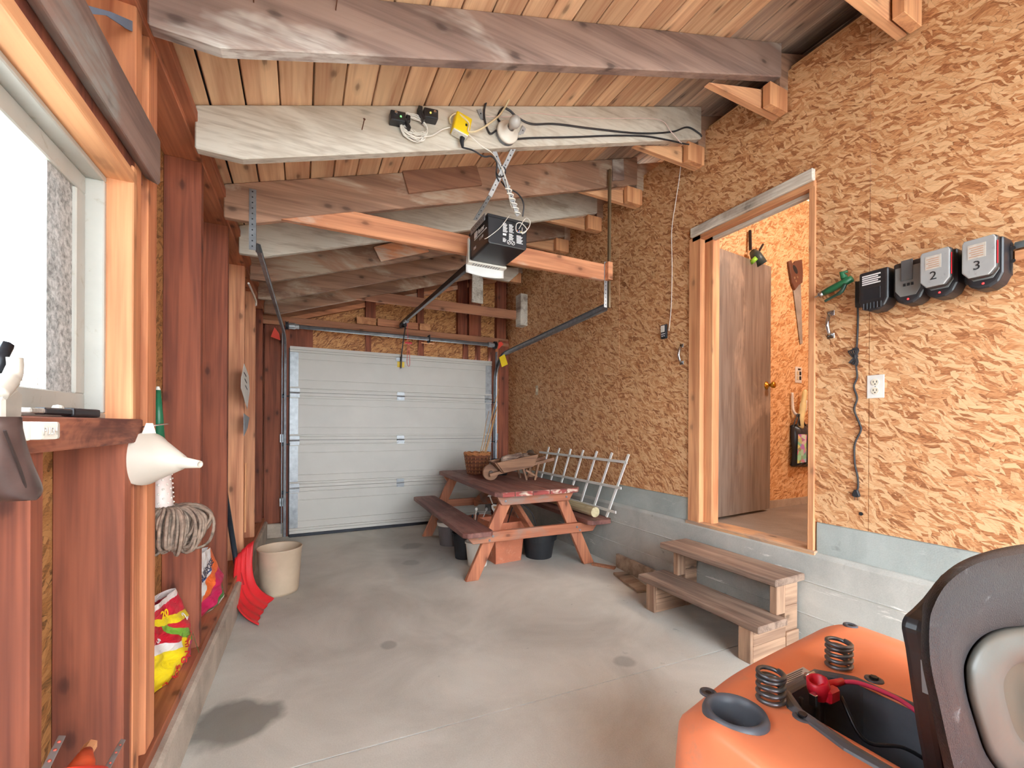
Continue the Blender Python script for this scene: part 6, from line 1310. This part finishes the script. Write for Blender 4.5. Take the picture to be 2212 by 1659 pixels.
def fend(u, v):
    # v runs front -> rear; the last rows roll over the rear edge, the first/last columns roll down the sides
    a = 2 * u - 1
    w_ = 0.375 if a < 0 else 0.56
    x = MC + a * w_
    yb = MYB + 0.12 * (x - 1.06) - (0.016 * (1 - math.cos(a * 3.0)) + 0.8 * max(0, abs(a) - 0.8) ** 1.5) * (1 if a < 0 else 0.35)
    y = MYF + (yb - MYF) * min(1, v / 0.86)
    z = fz(x, y)
    ed = (yb - y)
    if ed < 0.10: z -= 0.05 * ((0.10 - ed) / 0.10) ** 2
    if v > 0.86:
        t = (v - 0.86) / 0.14; y = yb + 0.012 * math.sin(t * math.pi / 2); z = z - 0.17 * t
    if abs(a) > 0.93:
        t = (abs(a) - 0.93) / 0.07; z -= 0.16 * t; x = MC + math.copysign(w_ * (0.93 + 0.03 * math.sin(t * math.pi / 2)), a)
    return V((x, y, z))
NU, NV = 90, 90
def skipf(u, v):
    p = fend(u, v)
    if tray[0] < p.x < tray[1] and tray[2] < p.y < tray[3] and p.z > 0.5: return True
    return (p.x - cupc.x) ** 2 + (p.y - cupc.y) ** 2 < (cup_r * 0.98) ** 2 and p.z > 0.5
MB().grid(fend, NU, NV, skipf).build('fender_deck', org, mwr, smooth=True, solid=0.004)
# cup holder
cz = fz(cupc.x, cupc.y) + 0.002
gcup = plain('cup_grey', C(84, 88, 96), 0.42, vary=0.1, dirt=C(120, 120, 122), dirt_amt=0.1)
MB().lathe([(cup_r * 1.20, -0.012), (cup_r * 1.21, 0.002), (cup_r * 1.14, 0.011), (cup_r * 1.04, 0.014), (cup_r * 0.92, 0.010), (cup_r * 0.84, -0.004), (cup_r * 0.78, -0.05), (cup_r * 0.70, -0.055), (cup_r * 0.70, -0.07), (0, -0.07)], V((cupc.x, cupc.y, cz)), 44).build('cup_holder', gcup, mwr, smooth=True)
# battery tray
x0, x1, y0, y1 = tray; tm = plain('tray_black', C(98, 101, 108), 0.42, vary=0.15, dirt=C(96, 96, 98), dirt_amt=0.15)
tz_ = FZ - 0.001
rp = [V((x0, y1 - 0.05, 0)), V((x0 + 0.04, y1, 0)), V((x1 - 0.05, y1 + 0.01, 0)), V((x1, y1 - 0.05, 0)), V((x1 + 0.005, y0, 0)), V((x0 - 0.02, y0, 0)), V((x0 - 0.02, y1 - 0.16, 0))]
def ring(off, z): 
    c_ = V(((x0 + x1) / 2, (y0 + y1) / 2, 0)); return [p + (p - c_).normalized() * off + V((0, 0, z)) for p in rp]
layers = [ring(0.028, tz_ - 0.015), ring(0.026, tz_ + 0.006), ring(0.010, tz_ + 0.012), ring(-0.004, tz_ + 0.008), ring(-0.012, tz_ - 0.17)]
n_ = len(rp); mb = MB(); vs_ = [p for l in layers for p in l]
mb.add(vs_, [(i * n_ + (j + 1) % n_, i * n_ + j, (i + 1) * n_ + j, (i + 1) * n_ + (j + 1) % n_) for i in range(len(layers) - 1) for j in range(n_)] + [tuple((len(layers) - 1) * n_ + j for j in range(n_))])
try_ = mb.build('battery_tray', tm, mwr, 0.003)
for xx in (x0 + 0.07, x0 + 0.14): bx('tray_rib', (xx, y1 - 0.012, tz_ - 0.16), (xx + 0.008, y1 - 0.002, tz_ - 0.01), tm, try_, 0.002)
bx('hold_down', (x0 + 0.03, y0 + 0.02, tz_ - 0.10), (x1 - 0.01, y0 + 0.13, tz_ - 0.04), plain('dusty_grey', C(104, 102, 98), 0.7), try_, 0.008)
MB().lathe([(0, 0), (0.035, 0), (0, 0.0006)], V((x0 + 0.10, y0 + 0.24, tz_ - 0.166)), 18).build('drain_opening', M['ink'], try_)
# conduit
cd = []
for i in range(60):
    t = i / 59; c_ = V((1.10, 0.40, 0.49)).lerp(V((1.22, 0.36, 0.47)), t); cd.append(c_)
MB().tube(cd, [0.013 + 0.0025 * math.sin(i * 1.6) for i in range(60)], 10).build('ribbed_conduit', M['black_soft'], try_, smooth=True)
# springs
spm = plain('spring_steel', C(120, 124, 130), 0.38, 0.75, vary=0.15)
for (u, v) in ((1665, 1526), (1812, 1451)):
    b_ = PZ(u, v, FZ - 0.01); pts = []
    for i in range(6 * 20 + 1):
        a = i / 20 * 2 * math.pi; zz = 0.004 + 0.072 * min(1, max(0, (i - 12) / 92))
        pts.append(b_ + V((0.0265 * math.cos(a), 0.0265 * math.sin(a), zz)))
    MB().tube(pts, 0.005, 7).build('seat_spring', spm, mwr, smooth=True)
# bolts
for (u, v, mt) in ((1530, 1502, 0), (1837, 1366, 0), (1734, 1572, 1), (1888, 1488, 1)):
    b_ = PZ(u, v, FZ - 0.02); b_.z = fz(b_.x, b_.y) - (0.02 if not mt and b_.y > 0.66 else 0.0)
    if not mt: b_.z = fend(0.5 + (b_.x - MC) / (0.75 if b_.x < MC else 1.12), min(0.86, 0.86 * (b_.y - MYF) / (MYB + 0.12 * (b_.x - 1.06) - MYF))).z
    wz = MB().lathe([(0.0, 0.0), (0.020, 0.0), (0.019, 0.004), (0.012, 0.005), (0.011, 0.003), (0, 0.003)], b_ + V((0, 0, 0.001)), 20).build('washer', gcup, mwr, smooth=True)
    if mt: MB().lathe([(0.009, 0.003), (0.009, 0.011), (0.0, 0.011)], b_, 6).build('bolt_head', M['dark_metal'], wz)
    else: MB().lathe([(0.0, 0.0045), (0.007, 0.0045), (0, 0.0046)], b_, 10).build('recess', M['ink'], wz)
# data label
lb = [PZ(u, v, FZ + 0.001) for u, v in ((1683, 1467), (1735, 1443), (1770, 1466), (1712, 1490))]
lbm = MB().prism([V((p.x, p.y, fz(p.x, p.y) + 0.003)) for p in lb], (0, 0, 0.001)).build('data_label', plain('label_paper', C(214, 208, 204), 0.5, vary=0.05), mwr)
for r_ in range(7):
    t = (r_ + 1) / 8.5; a_ = lb[0].lerp(lb[3], t); b_ = lb[1].lerp(lb[2], t); q0_ = a_.lerp(b_, .08); q1_ = a_.lerp(b_, .9 - 0.2 * (r_ % 3) / 2)
    for q in (q0_, q1_): q.z = fz(q.x, q.y) + 0.0045
    MB().bar(q0_, q1_, 0.0022, 0.0004).build('printed_line', plain('label_ink', C(96, 92, 92), 0.6) if r_ == 0 else bpy.data.materials['label_ink'], lbm)
# red terminal boot and cables
rb_ = plain('boot_red', C(226, 36, 62), 0.38, vary=0.06)
tb0 = PZ(1765, 1502, FZ + 0.02); tb0 = V((1.085, 0.585, FZ + 0.022))
bt_ = MB().lathe([(0.020, -0.02), (0.024, 0.0), (0.022, 0.022), (0.017, 0.022), (0.018, 0.0), (0.0, -0.002)], tb0, 20, V((-0.25, 0.0, 0.9))).build('terminal_boot', rb_, mwr, smooth=True)
MB().ob(tb0 + V((0.014, -0.012, -0.008)), (0.02, 0, 0), (0, 0.017, 0), (0, 0, 0.016)).build('boot_block', rb_, bt_, 0.005)
MB().tube([tb0 + V((0.02, -0.004, 0.002)), tb0 + V((0.075, -0.012, 0.004))], [0.011, 0.0075], 10).build('boot_sleeve', rb_, bt_, smooth=True)
MB().tube([tb0 + V((-0.035, -0.008, -0.004)), tb0 + V((-0.005, 0, 0.0))], 0.0045, 8).ob(tb0 + V((-0.036, -0.008, -0.012)), (0.005, 0, 0), (0, 0.007, 0), (0, 0, 0.013)).build('terminal_bolt', M['chrome'], bt_, 0.001)
MB().tube([tb0 + V((0.01, 0.036, 0.004)), tb0 + V((0.045, 0.036, 0.006))], 0.0055, 8).lathe([(0, 0), (0.009, 0), (0.009, .006), (0, .006)], tb0 + V((0.018, 0.036, 0.004)), 6, (1, 0, 0)).build('terminal_bolt', M['chrome'], bt_, 0.0)
MB().tube(cat([tb0 + V((0.07, -0.012, 0.004)), V((1.185, 0.545, FZ + 0.028)), V((1.215, 0.48, FZ + 0.015)), V((1.215, 0.42, FZ - 0.02)), V((1.19, 0.37, FZ - 0.08))], 8), 0.0052, 8).build('red_cable', plain('cable_red', C(236, 70, 110), 0.4), mwr, smooth=True)
MB().tube(cat([tb0 + V((0.05, -0.02, -0.02)), V((1.12, 0.51, FZ - 0.06)), V((1.17, 0.46, FZ - 0.06)), V((1.21, 0.41, FZ - 0.09))], 8), 0.0042, 8).build('black_cable', M['black'], mwr, smooth=True)
# seat: black shell, textured cushion rim, grey insert, all standing tipped forward
SY = 0.315
def SP(u, v, d=0.0):
    p_ = PY(u, v, SY - d)
    if p_.x > 1.266: p_.x = 1.266 + (p_.x - 1.266) * 0.09      # out of the picture the seat closes symmetrically
    return p_
shell_o = [(1952, 1400), (1942, 1350), (1948, 1328), (1968, 1312), (1990, 1290), (2030, 1240), (2080, 1208), (2140, 1188), (2230, 1170), (2420, 1160), (2560, 1200), (2600, 1320), (2600, 1660), (2560, 1900), (2030, 1900), (2000, 1700), (1975, 1560)]
blk_tex = plain('seat_grain_black', C(34, 35, 39), 0.36, vary=0.12, bump=0.9, bscale=420, dirt=C(110, 110, 112), dirt_amt=0.06)
blk_tex.node_tree.nodes['Principled BSDF'].inputs['Specular IOR Level'].default_value = 0.22
shp = MB().prism([SP(u, v, -0.05) for u, v in shell_o], (0, -0.03, 0)).build('seat_pan', M['black'], mwr, 0.008, seg=2)
def ringpts(scale_u, lst): return lst
outer = [(1992, 1330), (1996, 1300), (2020, 1258), (2060, 1222), (2110, 1198), (2180, 1180), (2260, 1172), (2420, 1168), (2540, 1210), (2580, 1320), (2590, 1640), (2540, 1860), (2130, 1870), (2070, 1760), (2035, 1640), (2010, 1520), (1990, 1420)]
mid1 = [(2008, 1350), (2016, 1312), (2040, 1268), (2076, 1236), (2120, 1214), (2184, 1200), (2262, 1190), (2415, 1186), (2525, 1225), (2562, 1325), (2570, 1635), (2525, 1840), (2145, 1850), (2090, 1750), (2056, 1640), (2030, 1525), (2010, 1430)]
mid2 = [(2030, 1380), (2040, 1330), (2062, 1290), (2095, 1262), (2136, 1244), (2190, 1232), (2262, 1222), (2405, 1220), (2500, 1255), (2530, 1340), (2540, 1620), (2500, 1800), (2170, 1810), (2120, 1730), (2085, 1640), (2058, 1540), (2035, 1450)]
inn1 = [(2082, 1452), (2086, 1424), (2100, 1396), (2122, 1374), (2152, 1360), (2190, 1353), (2250, 1350), (2370, 1350), (2440, 1372), (2460, 1420), (2465, 1580), (2440, 1700), (2220, 1710), (2170, 1680), (2130, 1630), (2105, 1560), (2088, 1500)]
def loft(layers, caplast=False):
    n = len(layers[0]); mb = MB(); vs = [p for l in layers for p in l]
    fs = [(i * n + j, i * n + (j + 1) % n, (i + 1) * n + (j + 1) % n, (i + 1) * n + j) for i in range(len(layers) - 1) for j in range(n)]
    if caplast: fs.append(tuple((len(layers) - 1) * n + j for j in range(n)))
    return mb.add(vs, fs)
def dense(l): return [tuple(p)[:2] for p in cat([(a, b, 0) for a, b in l], 4, True)]
O_, M1_, M2_, I_ = map(dense, (outer, mid1, mid2, inn1))
def lay(l, d): return [SP(u, v, d) for u, v in l]
inter = [((a[0] + b[0]) / 2, (a[1] + b[1]) / 2) for a, b in zip(M2_, I_)]
loft([lay(O_, 0.0), lay(O_, 0.035), lay(M1_, 0.055), lay(M1_, 0.050), lay(M2_, 0.052), lay(inter, 0.050), lay(I_, 0.036), lay(I_, 0.020)]).build('cushion_rim', blk_tex, mwr, smooth=True)
def shrink(l, k_, c=(2275, 1520)): return [(c[0] + (a - c[0]) * k_, c[1] + (b - c[1]) * k_) for a, b in l]
gi = plain('seat_insert_grey', C(70, 69, 64), 0.5, vary=0.05)
loft([lay(I_, 0.026), lay(shrink(I_, 0.97), 0.038), lay(shrink(I_, 0.86), 0.046), lay(shrink(I_, 0.62), 0.036), lay(shrink(I_, 0.55), 0.020)]).build('grey_insert', gi, mwr, smooth=True)
loft([lay(shrink(I_, 0.555), 0.0215), lay(shrink(I_, 0.40), 0.008), lay(shrink(I_, 0.1), 0.004)], True).build('tan_recess', plain('seat_recess_tan', C(62, 57, 46), 0.55), mwr, smooth=True)
MB().prism([SP(u, v, -0.012) for u, v in ((1990, 1425), (2002, 1420), (2004, 1490), (1996, 1496))], (0, -0.006, 0)).build('latch_slot', M['ink'], shp)
MB().prism([SP(u, v, -0.010) for u, v in ((1988, 1425), (1994, 1422), (1998, 1490), (1992, 1495))], (0, -0.012, 0)).build('latch_edge', M['galv_dull'], shp)
bx('seat_hinge', (1.06, 0.16, 0.50), (1.20, 0.30, 0.62), M['dark_metal'], mwr, 0.004)
bx('chassis', (0.95, -0.55, 0.22), (1.26, 0.60, 0.45), M['dark_metal'], mwr, 0.01)
tyre = plain('tyre_rubber', C(36, 36, 38), 0.8, vary=0.1, bump=0.5)
for xx in (0.80, 1.41):
    wh = MB().lathe([(0.10, -0.10), (0.20, -0.11), (0.245, -0.09), (0.255, 0.0), (0.245, 0.09), (0.20, 0.11), (0.10, 0.10)], (xx, 0.30, 0.255), 36, (1, 0, 0)).build('tyre', tyre, mwr, smooth=True)
    MB().lathe([(0, -0.06), (0.10, -0.07), (0.11, -0.09), (0.11, 0.09), (0.10, 0.07), (0, 0.06)], (xx, 0.30, 0.255), 24, (1, 0, 0)).build('rim', M['white_paint'], wh)
# ================================================================== conifers beyond the window
tgm = plain('conifer_green', C(140, 156, 158), 0.9, vary=0.3, scale=3); tkm = plain('trunk_brown', C(90, 74, 62), 0.9)
rt = random.Random(11)
for i, (u, top, dist) in enumerate(((-60, 800, 24), (4, 806, 30), (48, 804, 27), (82, 797, 25), (105, 790, 26), (150, 800, 29))):
    r_ = ray(u, top); k_ = -dist / r_.x if r_.x < 0 else dist; p = CAMP + r_ * k_; H_ = p.z + 0.16; base = V((p.x, p.y, -0.16))
    t_ = thing('conifer_tree', 'slender green conifer standing far beyond the window', 'tree', base, group='conifers beyond the window')
    MB().tube([base, base + V((0, 0, H_ * 0.95))], [0.16, 0.03], 7).build('trunk', tkm, t_)
    fm = MB()
    for l in range(9):
        z_ = H_ * (0.16 + 0.09 * l); rr = (H_ - z_) * 0.17 + 0.05
        ring_ = []
        for j in range(22):
            a = j * 2 * math.pi / 22; q = rr * (1.0 if j % 2 else 0.62) * rt.uniform(.8, 1.15); ring_.append(base + V((math.cos(a) * q, math.sin(a) * q, z_ - 0.1 * rr)))
        tp_ = base + V((0, 0, min(H_, z_ + rr * 1.1)))
        fm.add(ring_ + [tp_], [(j, (j + 1) % 22, 22) for j in range(22)])
    fm.build('foliage', tgm, t_)
